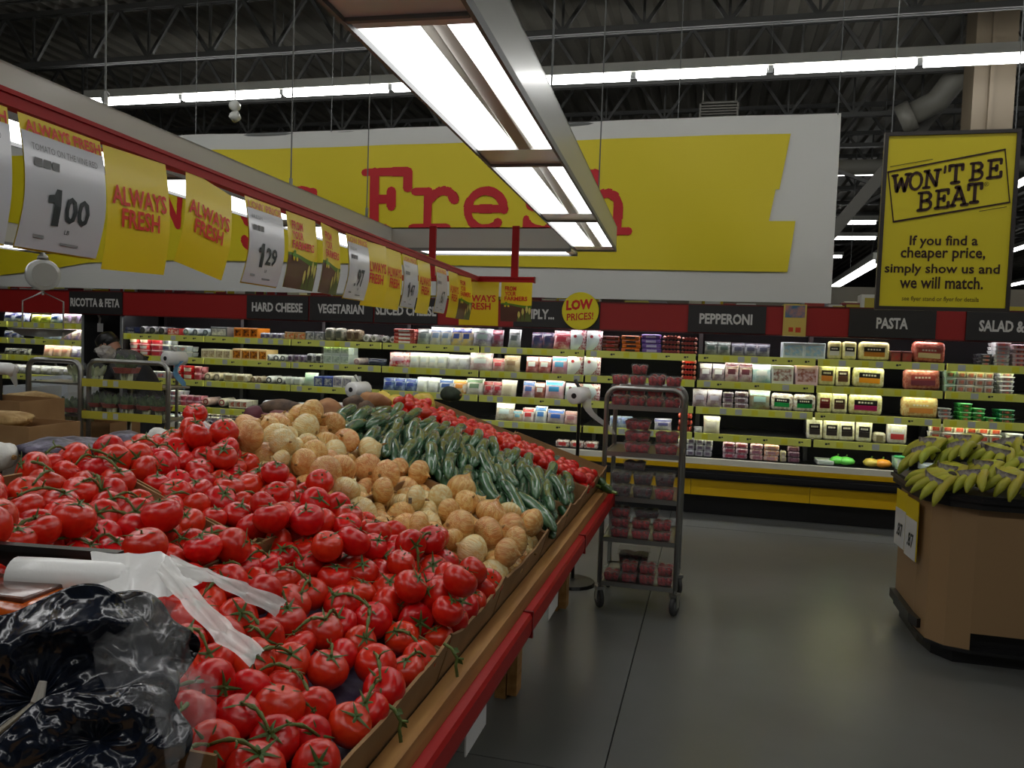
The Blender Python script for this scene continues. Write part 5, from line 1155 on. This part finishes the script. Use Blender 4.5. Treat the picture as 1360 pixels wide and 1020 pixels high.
# ------------------------------------------------------------------ berry trolley
ct = thing('berry_trolley', 'steel tray trolley loaded with berry punnets beside the produce table', 'trolley', (-.38, 4.72, 0))
cw = .225; ch_ = 1.345
def utube(y): 
    pts_ = [(-cw, y, .16), (-cw, y, ch_-.07)]+[(-cw+.07-.07*math.cos(R(a)), y, ch_-.07+.07*math.sin(R(a))) for a in (15, 30, 45, 60, 75, 90)]
    return pts_+[(-x_, y_, z_) for x_, y_, z_ in pts_[::-1]]
for y_ in (0, .46): obj('end_frame', MB().tube(utube(y_), .0145, 10).me('f', M_steel, True), ct)
SH = [1.235, .955, .685, .435, .165]
for z_ in SH:
    s = obj('tray_shelf', MB().box(-cw+.01, 0, z_-.004, cw-.01, .46, z_).box(-cw+.01, -.008, z_-.02, cw-.01, .0, z_+.008).box(-cw+.01, .46, z_-.02, cw-.01, .468, z_+.008).me('s', M_steel), ct)
    for x_ in (-cw, cw): obj('side_rail', MB().bar((x_, 0, z_-.01), (x_, .46, z_-.01), .01, .02).me('s', M_steel), ct)
M_rub = mat('caster_rubber', srgb(70, 70, 70), .6)
for x_, y_, a in ((-cw, .02, .5), (cw, .02, -.35), (-cw, .44, .2), (cw, .44, .4)):
    c = obj('caster', MB().box(-.025, -.03, .115, .025, .03, .135).box(-.022, -.02, .05, -.017, .02, .12).box(.017, -.02, .05, .022, .02, .12).tube([(0, 0, .13), (0, 0, .17)], .012, 8).me('c', M_steel), ct, (x_, y_, 0), (0, 0, a))
    obj('wheel', MB().lathe([(.035, -.012), (.056, -.012), (.06, -.006), (.06, .006), (.056, .012), (.035, .012)], 20, M=Matrix.Translation((0, 0, .0605)) @ Matrix.Rotation(R(90), 4, 'Y')).me('w', M_rub, True), c)
    obj('hub', MB().lathe([(.03, -.014), (.034, 0), (.03, .014)], 14, M=Matrix.Translation((0, 0, .0605)) @ Matrix.Rotation(R(90), 4, 'Y')).me('w', M_grey, True), c)
M_ber = mat('berries', srgb(196, 24, 36), .3, col2=srgb(96, 8, 18), cscale=60, bump=1., bscale=70, bdist=.01, coat=.3); M_cher = mat('dark_cherries', srgb(74, 8, 18), .25, col2=srgb(34, 4, 10), cscale=50, bump=1., bscale=60, bdist=.01, coat=.4)
def berrymesh(w, d, h, m):
    bm = bmesh.new(); bmesh.ops.create_grid(bm, x_segments=14, y_segments=12, size=.5)
    for v in bm.verts: v.co = Vector((v.co.x*w*.9, v.co.y*d*.9, h*.8+.007*abs(math.sin(v.co.x*38))*abs(math.sin(v.co.y*36))*2))
    ret = bmesh.ops.extrude_face_region(bm, geom=bm.faces[:])
    for v in [g_ for g_ in ret['geom'] if isinstance(g_, bmesh.types.BMVert)]: v.co = Vector((v.co.x*.86, v.co.y*.86, .003))
    me = bpy.data.meshes.new('b'); bm.to_mesh(me); bm.free(); me.materials.append(m); me.polygons.foreach_set('use_smooth', [True]*len(me.polygons)); return me
PUN = {}
def punnet(label, x_, y_, z_, w=.105, d=.11, h=.062, m=M_ber, rz=0, grp=None, tilt=0):
    key = (w, d, h, m.name)
    if key not in PUN:
        tr = rbox('t', w*.97, d*.97, h*.8, .008, M_clear, 2, .88); ld = rbox('l', w, d, h*.22, .008, M_clear, 2); ld.transform(Matrix.Translation((0, 0, h*.78)))
        rim = MB().box(-w/2-.003, -d/2-.003, h*.74, w/2+.003, -d/2+.004, h*.79).box(-w/2-.003, d/2-.004, h*.74, w/2+.003, d/2+.003, h*.79).me('r', M_clear)
        PUN[key] = (tr, berrymesh(w, d, h*.92, m), ld, rim)
    t = thing('berry_punnet', label, 'punnet', (x_-.38, y_+4.72, z_+.001), (tilt, 0, rz), grp); a, b, c, d2 = PUN[key]
    obj('tray', a, t); obj('berries', b, t); obj('lid', c, t); obj('rim', d2, t)
LY = ['bottom', 'second', 'third', 'top']
CLM = ['left', 'centre left', 'centre right', 'right']
for i in range(4):
    for k in range(3): punnet('red berry punnet on the trolley top, %s column, %s layer' % (CLM[i], LY[k]), -.155+i*.105, .07, SH[0]+k*.064, w=.1, rz=random.uniform(-.05, .05), grp='punnets on the trolley top')
punnet('lone red berry punnet topping the trolley\'s highest stack', -.045, .075, SH[0]+3*.064, w=.1, rz=.12)
for i in range(4): punnet('rear red berry punnet on the trolley top behind the %s column' % CLM[i], -.155+i*.105, .2, SH[0]+.0, w=.1, grp='punnets on the trolley top')
punnet('blue-white lidded punnet at the back of the trolley top', .06, .2, SH[0]+.064*2.0, w=.1, h=.07)
for k in range(3): punnet('wide red berry punnet, left stack of second tray, %s layer' % LY[k], -.04, .1, SH[1]+k*.069, w=.165, d=.14, h=.068)
for k in range(2): punnet('wide red berry punnet, right stack of second tray, %s layer' % LY[k], .135, .1, SH[1]+k*.071, w=.15, d=.14, h=.07)
for i in range(3):
    for k in range(2): punnet('dark cherry pack on the third tray, %s, %s layer' % (('left', 'centre', 'right')[i], ('lower', 'upper')[k]), -.125+i*.13, .09, SH[2]+k*.08, w=.125, d=.15, h=.078, m=M_cher if i < 2 or k else M_ber)
punnet('small dark pack topping the third tray stacks', -.05, .1, SH[2]+.16, w=.14, h=.06, m=M_cher)
for i in range(3):
    for k in range(2+(i == 0)): punnet('red berry punnet on the fourth tray, %s column, %s layer' % (('left', 'centre', 'right')[i], LY[k]), -.12+i*.125, .08, SH[3]+k*.062, w=.118, h=.06)
punnet('dark film-topped pack lying on the fourth tray stacks', .03, .1, SH[3]+.125, w=.16, h=.05, m=M_cher, rz=.15)
for i in range(4):
    for k in range(1 if i < 1 else 2): punnet('red berry punnet on the lowest tray, %s column, %s layer' % (CLM[i], ('lower', 'upper')[k]), -.16+i*.107, .08, SH[4]+k*.062, w=.1, h=.06)
punnet('dark berry pack leaning at the back of the lowest tray', -.05, .3, SH[4], w=.2, h=.15, m=M_cher)
t = thing('folded_bag', 'folded clear bag standing at the left of the fourth tray', 'bag', (-.575, 4.8, SH[3])); obj('sheet', MB().add([(0, 0, 0), (.03, .02, 0), (.05, .01, .19), (.01, -.01, .2), (.02, .05, 0), (.04, .06, .17)], [(0, 1, 2, 3), (1, 4, 5, 2)]).me('s', M_pbag2), t)

# ------------------------------------------------------------------ banana stand
M_lam = mat('beige_laminate', srgb(164, 132, 94), .45, bump=.05)
bs = thing('banana_stand', 'beige banana stand with black rim and black base at the right', 'display stand', (1.13, 4.45, 0))
def foot(o_): return [(0-o_, .78), (0-o_, .32), (.02-o_*.8, .14), (.10-o_*.4, .04-o_*.5), (.22, .0-o_), (1.9, .0-o_), (1.9, .78)]
obj('body', MB().plan(foot(-.02), .18, .83).me('b', M_lam), bs); obj('corner_skirt', MB().plan(foot(-.021)[:5]+[(.22, 0.022), (.22, .3), (.1, .77)], .09, .20).me('b', M_lam), bs)
obj('rim', MB().plan(foot(.03), .83, .90).me('b', mat('rim_black', srgb(20, 19, 19), .5)), bs); obj('rim_lip', MB().plan(foot(.045), .865, .885).me('b', M_black), bs)
obj('side_bumper', MB().plan([(-.012, .78), (-.012, .3), (.01, .2), (.05, .22), (.05, .78)], .12, .17).me('b', M_black), bs)
obj('base', MB().plan([(.05, .78), (.05, .35), (.08, .18), (.16, .08), (1.9, .08), (1.9, .78)], 0, .17).me('b', M_black), bs); obj('base_trim', MB().plan(foot(-.012), .075, .092).me('b', M_black), bs)
for k, (y_, nm) in enumerate(((.60, 'farther'), (.34, 'nearer'))):
    t = thing('stand_price_card', '%s .87 price card fixed to the left side of the banana stand' % nm, 'card', (1.118+.0*k, 4.45+y_, .80), (0, 0, -R(86)))
    obj('backing', MB().box(-.1, -.002, -.33, .1, .002, 0).me('b', M_cardy), t); obj('sheet', MB().box(-.095, -.005, -.33, .095, -.003, -.11).me('s', M_paper), t)
    obj('lettering', text_mesh('.87', -.05, -.27, .06, -.19, M_num, -.0065, .03), t)
M_bana = mat('banana_skin', srgb(206, 200, 66), .42, var=.10, huevar=.02, col2=srgb(160, 172, 56), cscale=5); M_crown = mat('banana_crown', srgb(74, 66, 60), .8); M_tape = mat('banana_tape', srgb(84, 70, 86), .4, col2=srgb(196, 190, 190), cscale=30)
def banana(k):
    pts_ = []; rad = []; n = 12
    for i in range(n+1):
        t_ = i/n; a = R(-4+62*t_); pts_.append((.23*math.sin(a), 0, -.23+.23*math.cos(a))); rad.append((.009, .012, .018)[i] if i < 3 else (.0235 if i < 10 else (.020, .013, .006)[i-10]))
    return MB().tube(pts_, .018, 7, rr=rad).me('banana', M_bana, True)
BAN = banana(0)
CRW = MB().lathe([(.01, -.02), (.024, -.01), (.022, .012), (.012, .02)], 8).me('crown', M_crown, True)
ri = 0
def bunch(x, y, z, rz, rx, n=5):
    global ri
    t = thing('banana_bunch', 'bunch', 'bananas', (x, y, z), (rx, 0, rz), 'green-yellow banana bunches on the stand')
    obj('crown', CRW, t)
    for i in range(n): obj('banana', BAN, t, (0, (i-(n-1)/2)*.012, 0), (R((i-(n-1)/2)*4), R(4*((i*3) % 3)), R((i-(n-1)/2)*17)))
    v = []
    for i in range(9):
        a = R(-(n*8.5)+n*17*i/8); rr_ = .125
        for zz in (-.0, -.034): v.append((rr_*math.cos(a), rr_*math.sin(a), zz+.012))
    obj('tape', mesh('tp', v, [(2*i, 2*i+2, 2*i+3, 2*i+1) for i in range(8)], M_tape), t)
    ri += 1; return t
blist = []
for r_, (yy, zb_) in enumerate(((4.56, 1.005), (4.70, 1.05), (4.86, 1.10), (5.02, 1.13))):
    for c_ in range(7):
        x_ = 1.22+c_*.18+(.09 if r_ % 2 else 0)+random.uniform(-.02, .02); 
        blist.append((r_, c_, bunch(x_, yy+random.uniform(-.02, .02), zb_-.03*(c_ == 0)+random.uniform(-.01, .02), R((-165 if c_ < 2 else random.choice((-170, -140, -120, -150, -100, -60, 190)))+random.uniform(-10, 10)), R(random.uniform(-22, 22)), random.choice((5, 5, 6)))))
for r_, c_, t in blist: t['label'] = 'green-yellow banana bunch, %s row from the stand\'s front rim, %s from the left' % (ORD[r_], ORD[c_])

# ------------------------------------------------------------------ bag roll stands behind the table
def stand(label, px, py, Y, kind):
    X_, Z_ = at(px, py, Y); t = thing('bag_roll_stand', label, 'bag stand', (X_, Y, 0))
    obj('post', MB().tube([(0, .03, 0), (0, .03, Z_+.04), (-.03, .0, Z_+.10)], .012, 8).me('p', M_black if kind < 2 else M_steel, True), t); obj('foot', MB().lathe([(.16, 0), (.15, .02), (.03, .03)], 18).me('f', M_black), t)
    a = R(-12); Mx = Matrix.Translation((0, 0, Z_)) @ Matrix.Rotation(R(90), 4, 'X') @ Matrix.Rotation(a, 4, 'Y')
    obj('roll', MB().lathe([(.018, .09), (.052, .09), (.055, .085), (.055, -.085), (.05, -.09), (.018, -.09)], 20, M=Mx).me('r', M_pbag if kind else M_pbag, True), t)
    obj('core', MB().lathe([(.018, .0905), (.018, .092)], 12, M=Mx).me('c', M_black), t)
    v = []
    for i in range(9):
        s_ = i/8
        for j in range(3): v.append((.05+s_*(.16 if kind == 0 else .02)-.03*math.sin(s_*5)+(j-1)*.035*(1-.5*s_), -.02+.02*math.sin(i+j), Z_-.02-s_*.22))
    obj('hanging_bag', mesh('h', v, [(i*3+j, i*3+j+1, i*3+j+4, i*3+j+3) for i in range(8) for j in range(2)], M_pbag2 if kind == 0 else cm(120, 170, 206, .3), True), t)
stand('black stand with white bag roll and trailing bag beside the berry trolley', 769, 525, 5.15, 0)
stand('steel stand with bag roll and blue band behind the sweet potatoes', 476, 517, 5.3, 2)
stand('black-knobbed bag stand with a light blue strip by the red tubs', 232, 476, 5.4, 2)
X_, Z_ = at(12, 490, 3.6); t = thing('bag_roll', 'white bag roll with fringed tail at the far left edge', 'bag roll', (X_, 3.6, Z_)); obj('roll', MB().tube([(-.12, 0, 0), (0, 0, 0), (.03, 0, -.01)], .035, 14).me('r', M_pbag, True), t)
obj('tail', mesh('t', [(.02, 0, .03), (.05, 0, .01), (.06, 0, -.09), (.03, .01, -.10), (.0, 0, -.04)], [(0, 1, 2, 3, 4)], M_pbag2), t); obj('bracket', MB().box(-.14, .02, -1.0, -.10, .05, .0).me('b', M_black), t)

# ------------------------------------------------------------------ greens rack
YR = 4.2
gr = thing('greens_rack', 'steel tube rack with yellow shelf strips holding bagged greens at the left', 'rack', (-3.8, YR, 0))
def U2(xa, xb, top, y0): 
    r_ = .06; p = [(xa, y0, 0.02), (xa, y0, top-r_)]+[(xa+r_-r_*math.cos(R(a)), y0, top-r_+r_*math.sin(R(a))) for a in (30, 60, 90)]
    q = [(xb, y0, 0.02), (xb, y0, top-r_)]+[(xb-r_+r_*math.cos(R(a)), y0, top-r_+r_*math.sin(R(a))) for a in (30, 60, 90)]
    return p+q[::-1]
xa, xb, xc = at(38, 520, YR)[0]+3.8, at(107, 520, YR)[0]+3.8, at(219, 520, YR)[0]+3.8
obj('frame', MB().tube(U2(xa, xb, 1.375, 0), .017, 10).me('f', M_steel, True), gr); obj('frame', MB().tube(U2(xb+.035, xc, 1.385, .03), .015, 10).me('f', M_steel, True), gr)
obj('post', MB().tube([(xb+.2, .2, .02), (xb+.2, .2, 1.2)], .014, 10).me('f', M_steel, True), gr)
for z_ in (1.235, 1.03):
    s = obj('shelf', MB().box(xa, 0, z_-.012, xc, .24, z_).me('s', M_steel), gr)
    obj('shelf_strip', MB().box(xb+.02, -.012, z_-.015, xc-.015, -.004, z_+.035).me('s', cm(206, 196, 70, .4)), gr)
    for x_ in (.18, .26): obj('price_tag', MB().box(0, -.015, z_-.008, .035, -.012, z_+.028).me('s', M_tag), gr, (xb+x_, 0, 0))
M_leaf = mat('leafy_green', srgb(112, 138, 92), .5, col2=srgb(64, 92, 56), cscale=25, var=.15, bump=.6, bscale=30, bdist=.01); M_stalk = mat('pale_stalk', srgb(190, 204, 160), .45, col2=srgb(214, 220, 196), cscale=15)
def greens(label, x, y, z, s=1., leafy=True, rz=0.):
    t = thing('bagged_greens', label, 'greens', (x, y, z), (0, 0, rz)); rg = random.Random(label)
    ms, ml = MB(), MB()
    for k in range(9):
        a = rg.uniform(-1, 1); b = rg.uniform(-1, 1); bx0 = a*.03*s; ml.v = ml.v
        p0 = Vector((bx0, b*.03*s, .0)); p1 = Vector((a*.05*s, b*.04*s, .07*s)); p2 = Vector((a*.085*s, b*.06*s, (.14+.03*rg.random())*s))
        ms.tube([p0, p1], .01, 6, rr=[.012*s, .008*s])
        d_ = (p2-p1); v = []
        for i in range(5):
            t_ = i/4; c = p1+d_*t_; w_ = .03*s*math.sin(math.pi*(.15+.8*t_))
            for q in (-1, 0, 1): v.append((c.x+q*w_, c.y-.01*abs(q)+rg.uniform(-.005, .005), c.z+rg.uniform(-.004, .004)))
        ml.add(v, [(3*i+j, 3*i+j+1, 3*i+j+4, 3*i+j+3) for i in range(4) for j in (0, 1)])
    obj('stalks', ms.me('s', M_stalk, True), t); obj('leaves', ml.me('l', M_leaf if leafy else M_stalk, True), t)
    obj('film_sleeve', MB().lathe([(.04*s, -.002), (.055*s, .03*s), (.085*s, .1*s), (.09*s, .15*s), (.05*s, .19*s)], 12, lob=lambda a, z_: 1+.08*math.cos(5*a)+.05*math.cos(9*a)).me('f', M_film, True), t)
    obj('printed_band', MB().lathe([(.062*s, .06*s), (.075*s, .09*s)], 12).me('f', cm(150, 60, 50, .3)), t) if leafy else None
XO = -3.8
for i, (dx, nm) in enumerate(((.02, 'first'), (.14, 'second'), (.27, 'third'), (.40, 'fourth'), (.51, 'fifth'))): greens('bagged greens on the rack\'s lower yellow-edged shelf, %s from its left' % nm, XO+xb+.03+dx, YR+.08, 1.032, .9)
for i, (px, nm) in enumerate(((83, 'left'), (100, 'right'))): greens('white-stemmed bok choy bundle inside the left frame, %s one' % nm, at(px, 540, YR-.02)[0], YR+.08, .985, .95, True)
greens('big round bagged greens on the rack\'s top shelf before the stocker', at(150, 490, YR)[0], YR+.12, 1.24, 1.15)
for i, (px, nm) in enumerate(((88, 'left'), (112, 'right'))): greens('pale celery bunch lying on the rack top, %s one' % nm, at(px, 492, YR)[0], YR+.1, 1.235, .7, False)
# cartons on the left
def carton(label, px0, px1, py, Y, h, d, m=M_card, fill=None, zb=None, open_=True):
    X0, Zt = at(px0, py, Y); X1 = at(px1, py, Y)[0]; w = X1-X0
    t = thing('open_carton', label, 'box', ((X0+X1)/2, Y, Zt-h)); mb = MB(); 
    obj('front', MB().box(-w/2, 0, 0, w/2, .006, h).me('f', m), t); obj('back', MB().box(-w/2, d-.006, 0, w/2, d, h).me('f', m), t)
    obj('side', MB().box(-w/2, .006, 0, -w/2+.006, d-.006, h).me('f', m), t); obj('side', MB().box(w/2-.006, .006, 0, w/2, d-.006, h).me('f', m), t); obj('bottom', MB().box(-w/2, 0, 0, w/2, d, .006).me('f', m), t)
    return t, w
t, w = carton('open brown carton of tan roots at the left edge behind the tomatoes', -60, 38, 560, 2.9, .14, .3)
o = lump('ginger_root', 'tan ginger heap filling the left-edge brown carton', 'ginger', 5, 556, 3.05, (.15, .1, .04), mat('ginger', srgb(196, 166, 110), .7, col2=srgb(160, 126, 76), cscale=18, bump=1., bscale=25, bdist=.01), 51)
carton('second brown carton farther back at the left edge', -60, 26, 528, 3.4, .14, .3)
carton('brown carton under the greens rack', 58, 146, 556, 4.6, .2, .3)
t, w = carton('white printed carton with red oval marks inside the rack\'s left frame', 40, 90, 500, 4.75, .26, .3, m=cm(186, 192, 196, .5))
for k in range(4): obj('vent_hole', MB().lathe([(.008, 0), (.008, .004)], 8, M=Matrix.Rotation(R(90), 4, 'X')).me('h', M_black), t, (-w/2+.05+k*.05, 0, .235))
for k in range(2): obj('oval_print', MB().lathe([(.03, 0), (.03, .003)], 16, M=Matrix.Diagonal((1, 1, .55, 1)) @ Matrix.Rotation(R(90), 4, 'X')).me('h', cm(170, 50, 60)), t, (-w/2+.05+k*.13, 0, .12))
t, w = carton('white printed carton with a red oval mark at the left of the rack', 4, 34, 512, 4.3, .2, .3, m=cm(176, 182, 186, .5)); obj('oval_print', MB().lathe([(.035, 0), (.035, .003)], 16, M=Matrix.Diagonal((1, 1, .5, 1)) @ Matrix.Rotation(R(90), 4, 'X')).me('h', cm(160, 50, 60)), t, (0, 0, .10))
o = lump('ginger_root', 'tan peanuts heap between the white carton and the brown carton', 'peanuts', 45, 528, 4.0, (.18, .08, .04), MATS['ginger'], 52)
ls = thing('left_display_table', 'dark low display table under the cartons and greens at the left', 'table', (-3.9, 3.9, 0)); obj('top', MB().box(-1.2, -1.2, .70, .75, 1.2, .74).me('t', M_dtop), ls)
for x_ in (-1.1, .65):
    for y_ in (-1.1, 1.1): obj('leg', MB().box(x_-.04, y_-.04, 0, x_+.04, y_+.04, .70).me('l', M_wood), ls)
o = obj('body', None)
bpy.data.objects.remove(o)

# ------------------------------------------------------------------ stocker
pp = thing('person', 'person in a black cap and dark shirt bending at the cases behind the greens rack', 'person', (-5.62, 6.75, 0), (0, 0, R(8)))
def skin(nm, verts, edges, rad, m, parent, sub=2, root=0):
    me = bpy.data.meshes.new(nm); me.from_pydata(verts, edges, []); o = obj(nm, me, parent); me.materials.append(m)
    md = o.modifiers.new('skin', 'SKIN'); md.use_smooth_shade = True
    for i, r_ in enumerate(rad): me.skin_vertices[0].data[i].radius = r_ if isinstance(r_, tuple) else (r_, r_)
    me.skin_vertices[0].data[root].use_root = True
    s = o.modifiers.new('sub', 'SUBSURF'); s.levels = sub; s.render_levels = sub
    return o
M_shirt = mat('dark_shirt', srgb(26, 26, 30), .8, bump=.3, bscale=12); M_skin = mat('skin', srgb(190, 140, 116), .5); M_pants = mat('dark_trousers', srgb(30, 30, 34), .8)
# one continuous body, leaning to the left (-x)
V_ = [(.22, 0, .90), (.14, 0, 1.05), (.02, 0, 1.20), (-.08, 0, 1.30), (-.15, 0, 1.34), (-.22, 0, 1.37),
      (-.05, -.19, 1.27), (-.14, -.26, 1.05), (-.32, -.2, .98), (-.39, -.18, .97), (-.05, .19, 1.27), (-.16, .25, 1.06), (-.34, .18, 1.02), (-.41, .16, 1.01),
      (.2, -.1, .86), (.16, -.11, .48), (.2, -.11, .09), (.06, -.12, .04), (.2, .1, .86), (.14, .11, .48), (.18, .11, .09), (.04, .12, .04)]
E_ = [(0, 1), (1, 2), (2, 3), (3, 4), (4, 5), (3, 6), (6, 7), (7, 8), (8, 9), (3, 10), (10, 11), (11, 12), (12, 13), (0, 14), (14, 15), (15, 16), (16, 17), (0, 18), (18, 19), (19, 20), (20, 21)]
Rd = [(.15, .13), (.14, .12), (.16, .13), (.13, .10), .06, .055, .065, .048, .036, .03, .065, .048, .036, .03, .09, .06, .045, .04, .09, .06, .045, .04]
skin('body', V_, E_, Rd, M_shirt, pp)
hd = obj('head', MB().lathe([(.03, -.125), (.06, -.11), (.075, -.06), (.08, 0), (.085, .05), (.07, .09), (.03, .112)], 18, lob=lambda a, z: 1+.14*math.cos(a)**2).me('h', M_skin, True), pp, (-.27, 0, 1.42), (0, R(-38), 0))
obj('nose', MB().lathe([(.014, -.02), (.012, 0), (.004, .02)], 8, M=Matrix.Translation((-.092, 0, -.01))).me('n', M_skin, True), hd)
for s_ in (-1, 1):
    obj('eye', MB().lathe([(.003, -.006), (.009, 0), (.003, .006)], 8, M=Matrix.Translation((-.080, s_*.032, .015)) @ Matrix.Rotation(R(90), 4, 'Y')).me('e', M_ink, True), hd)
    obj('ear', MB().lathe([(.01, -.025), (.018, 0), (.01, .025)], 8, M=Matrix.Translation((.01, s_*.082, .0)) @ Matrix.Diagonal((1, .4, 1, 1))).me('e', M_skin, True), hd)
obj('mouth', MB().box(-.083, -.02, -.055, -.076, .02, -.048).me('m', cm(120, 60, 56)), hd)
obj('hair', MB().lathe([(.084, -.02), (.09, .03), (.08, .085), (.03, .115)], 16, M=Matrix.Translation((.02, 0, 0))).me('h', M_black, True), hd)
cp = obj('cap', MB().lathe([(.096, .03), (.099, .05), (.088, .10), (.045, .130), (.01, .136)], 18, lob=lambda a, z: 1+.08*math.cos(a)**2).me('c', M_black, True), hd)
obj('brim', MB().add([(-.08, -.06, .04), (-.15, -.05, .03), (-.17, 0, .03), (-.15, .05, .03), (-.08, .06, .04), (-.08, -.06, .048), (-.15, -.05, .036), (-.17, 0, .036), (-.15, .05, .036), (-.08, .06, .048)], [(0, 1, 2, 3, 4), (9, 8, 7, 6, 5), (0, 5, 6, 1), (1, 6, 7, 2), (2, 7, 8, 3), (3, 8, 9, 4)]).me('b', M_black), cp)
obj('trousers', MB().tube([(.2, -.1, .92), (.2, -.1, .86), (.16, -.11, .48), (.2, -.11, .06)], .1, 12, rr=[.13, .12, .085, .075]).tube([(.2, .1, .92), (.2, .1, .86), (.14, .11, .48), (.18, .11, .06)], .1, 12, rr=[.13, .12, .085, .075]).me('t', M_pants, True), pp)
for s_, hx, hz in ((-1, -.40, .97), (1, -.42, 1.01)):
    hnd = obj('hand', MB().lathe([(.02, -.03), (.032, -.02), (.036, .02), (.02, .045)], 10, M=Matrix.Diagonal((.5, 1, 1, 1))).me('h', M_skin, True), pp, (hx, s_*.17, hz), (0, R(-100), 0))
    for q in range(4): obj('finger', MB().tube([(0, -.024+q*.016, .035), (.004, -.025+q*.0165, .06), (.018, -.025+q*.0165, .085)], .008, 6, rr=[.009, .008, .006]).me('f', M_skin, True), hnd, scale=(1, 1, (.9, 1, 1.03, .85)[q]))
    obj('thumb', MB().tube([(0, -.03, .0), (.01, -.05, .02), (.02, -.055, .04)], .009, 6, rr=[.011, .009, .007]).me('f', M_skin, True), hnd)
for s_, fx in ((-1, .10), (1, .08)): obj('shoe', rbox('s', .27, .095, .08, .03, M_black, 3), pp, (fx, s_*.115, 0))
t = thing('clear_bag', 'crumpled clear bag the stocker holds in front of the face', 'bag', (at(146, 463, 6.5)[0], 6.45, at(146, 468, 6.5)[1]))
bm = bmesh.new(); bmesh.ops.create_icosphere(bm, subdivisions=3, radius=.085)
for v in bm.verts: v.co *= 1+.4*noise.noise(v.co*18); v.co.z *= .8
me = bpy.data.meshes.new('b'); bm.to_mesh(me); bm.free(); me.materials.append(mat('bag_film', srgb(190, 184, 180), .25, alpha=.75, coat=.5, bump=.8, bscale=20, bdist=.01)); obj('film', me, t)

# ------------------------------------------------------------------ goods beyond the cases
gd = thing('grocery_gondola', 'tall grocery shelving just visible between the header and the banner', 'shelving', (0, 10.6, 0))
obj('back', MB().box(-12, .4, 0, 5, .45, 2.45).me('b', cm(120, 116, 104)), gd); obj('shelf', MB().box(-12, 0, 2.0, 5, .4, 2.03).me('b', cm(170, 168, 160)), gd); obj('base', MB().box(-12, 0, 0, 5, .4, .2).me('b', M_case), gd)
gl = [(200, 180, 40), (180, 60, 50), (220, 220, 214), (90, 70, 60), (206, 196, 90), (150, 150, 156), (120, 40, 50), (230, 226, 200)]
x_ = -11.6; i = 0
while x_ < 4.6:
    w = random.uniform(.14, .34); h = random.uniform(.12, .3); c = gl[i % 8]
    o = obj('grocery_carton', rbox('g', w*.95, .25, h, .004, cm(*c, .5), 1), loc=(x_+w/2, 10.78, 2.031)); x_ += w
    tag(o, '%s grocery carton on the shelving beyond the header, %s from the far left' % (('yellow', 'red', 'white', 'brown', 'lime', 'grey', 'maroon', 'cream')[i % 8], (ORD+['fortieth']+['forty-'+q for q in ORD[:9]]+['fiftieth']+['fifty-'+q for q in ORD[:9]]+['sixtieth']+['sixty-'+q for q in ORD[:9]]+['seventieth']*20)[i]), 'carton', 'cartons beyond the header')
    obj('label', MB().box(-w*.35, -.1275, h*.25, w*.35, -.1255, h*.75).me('l', cm(*gl[(i*3+2) % 8], .5)), o); i += 1
for k, (px, Y, w, h, c, nm) in enumerate(((1153, 8.25, .16, .16, (196, 196, 186), 'white upright carton on the case roof left of the WON\'T BE BEAT sign'), (1131, 8.3, .2, .08, (120, 40, 44), 'low maroon carton on the case roof'), (1112, 8.3, .18, .06, (190, 186, 180), 'low white pack on the case roof, under the banner corner'))):
    o = obj('roof_carton', rbox('g', w, .2, h, .004, cm(*c, .5), 1), loc=(at(px, 400, Y)[0], Y, 2.001)); tag(o, nm, 'carton'); obj('label', MB().box(-w*.3, -.1025, h*.2, w*.3, -.1005, h*.8).me('l', cm(176, 160, 60, .5)), o)
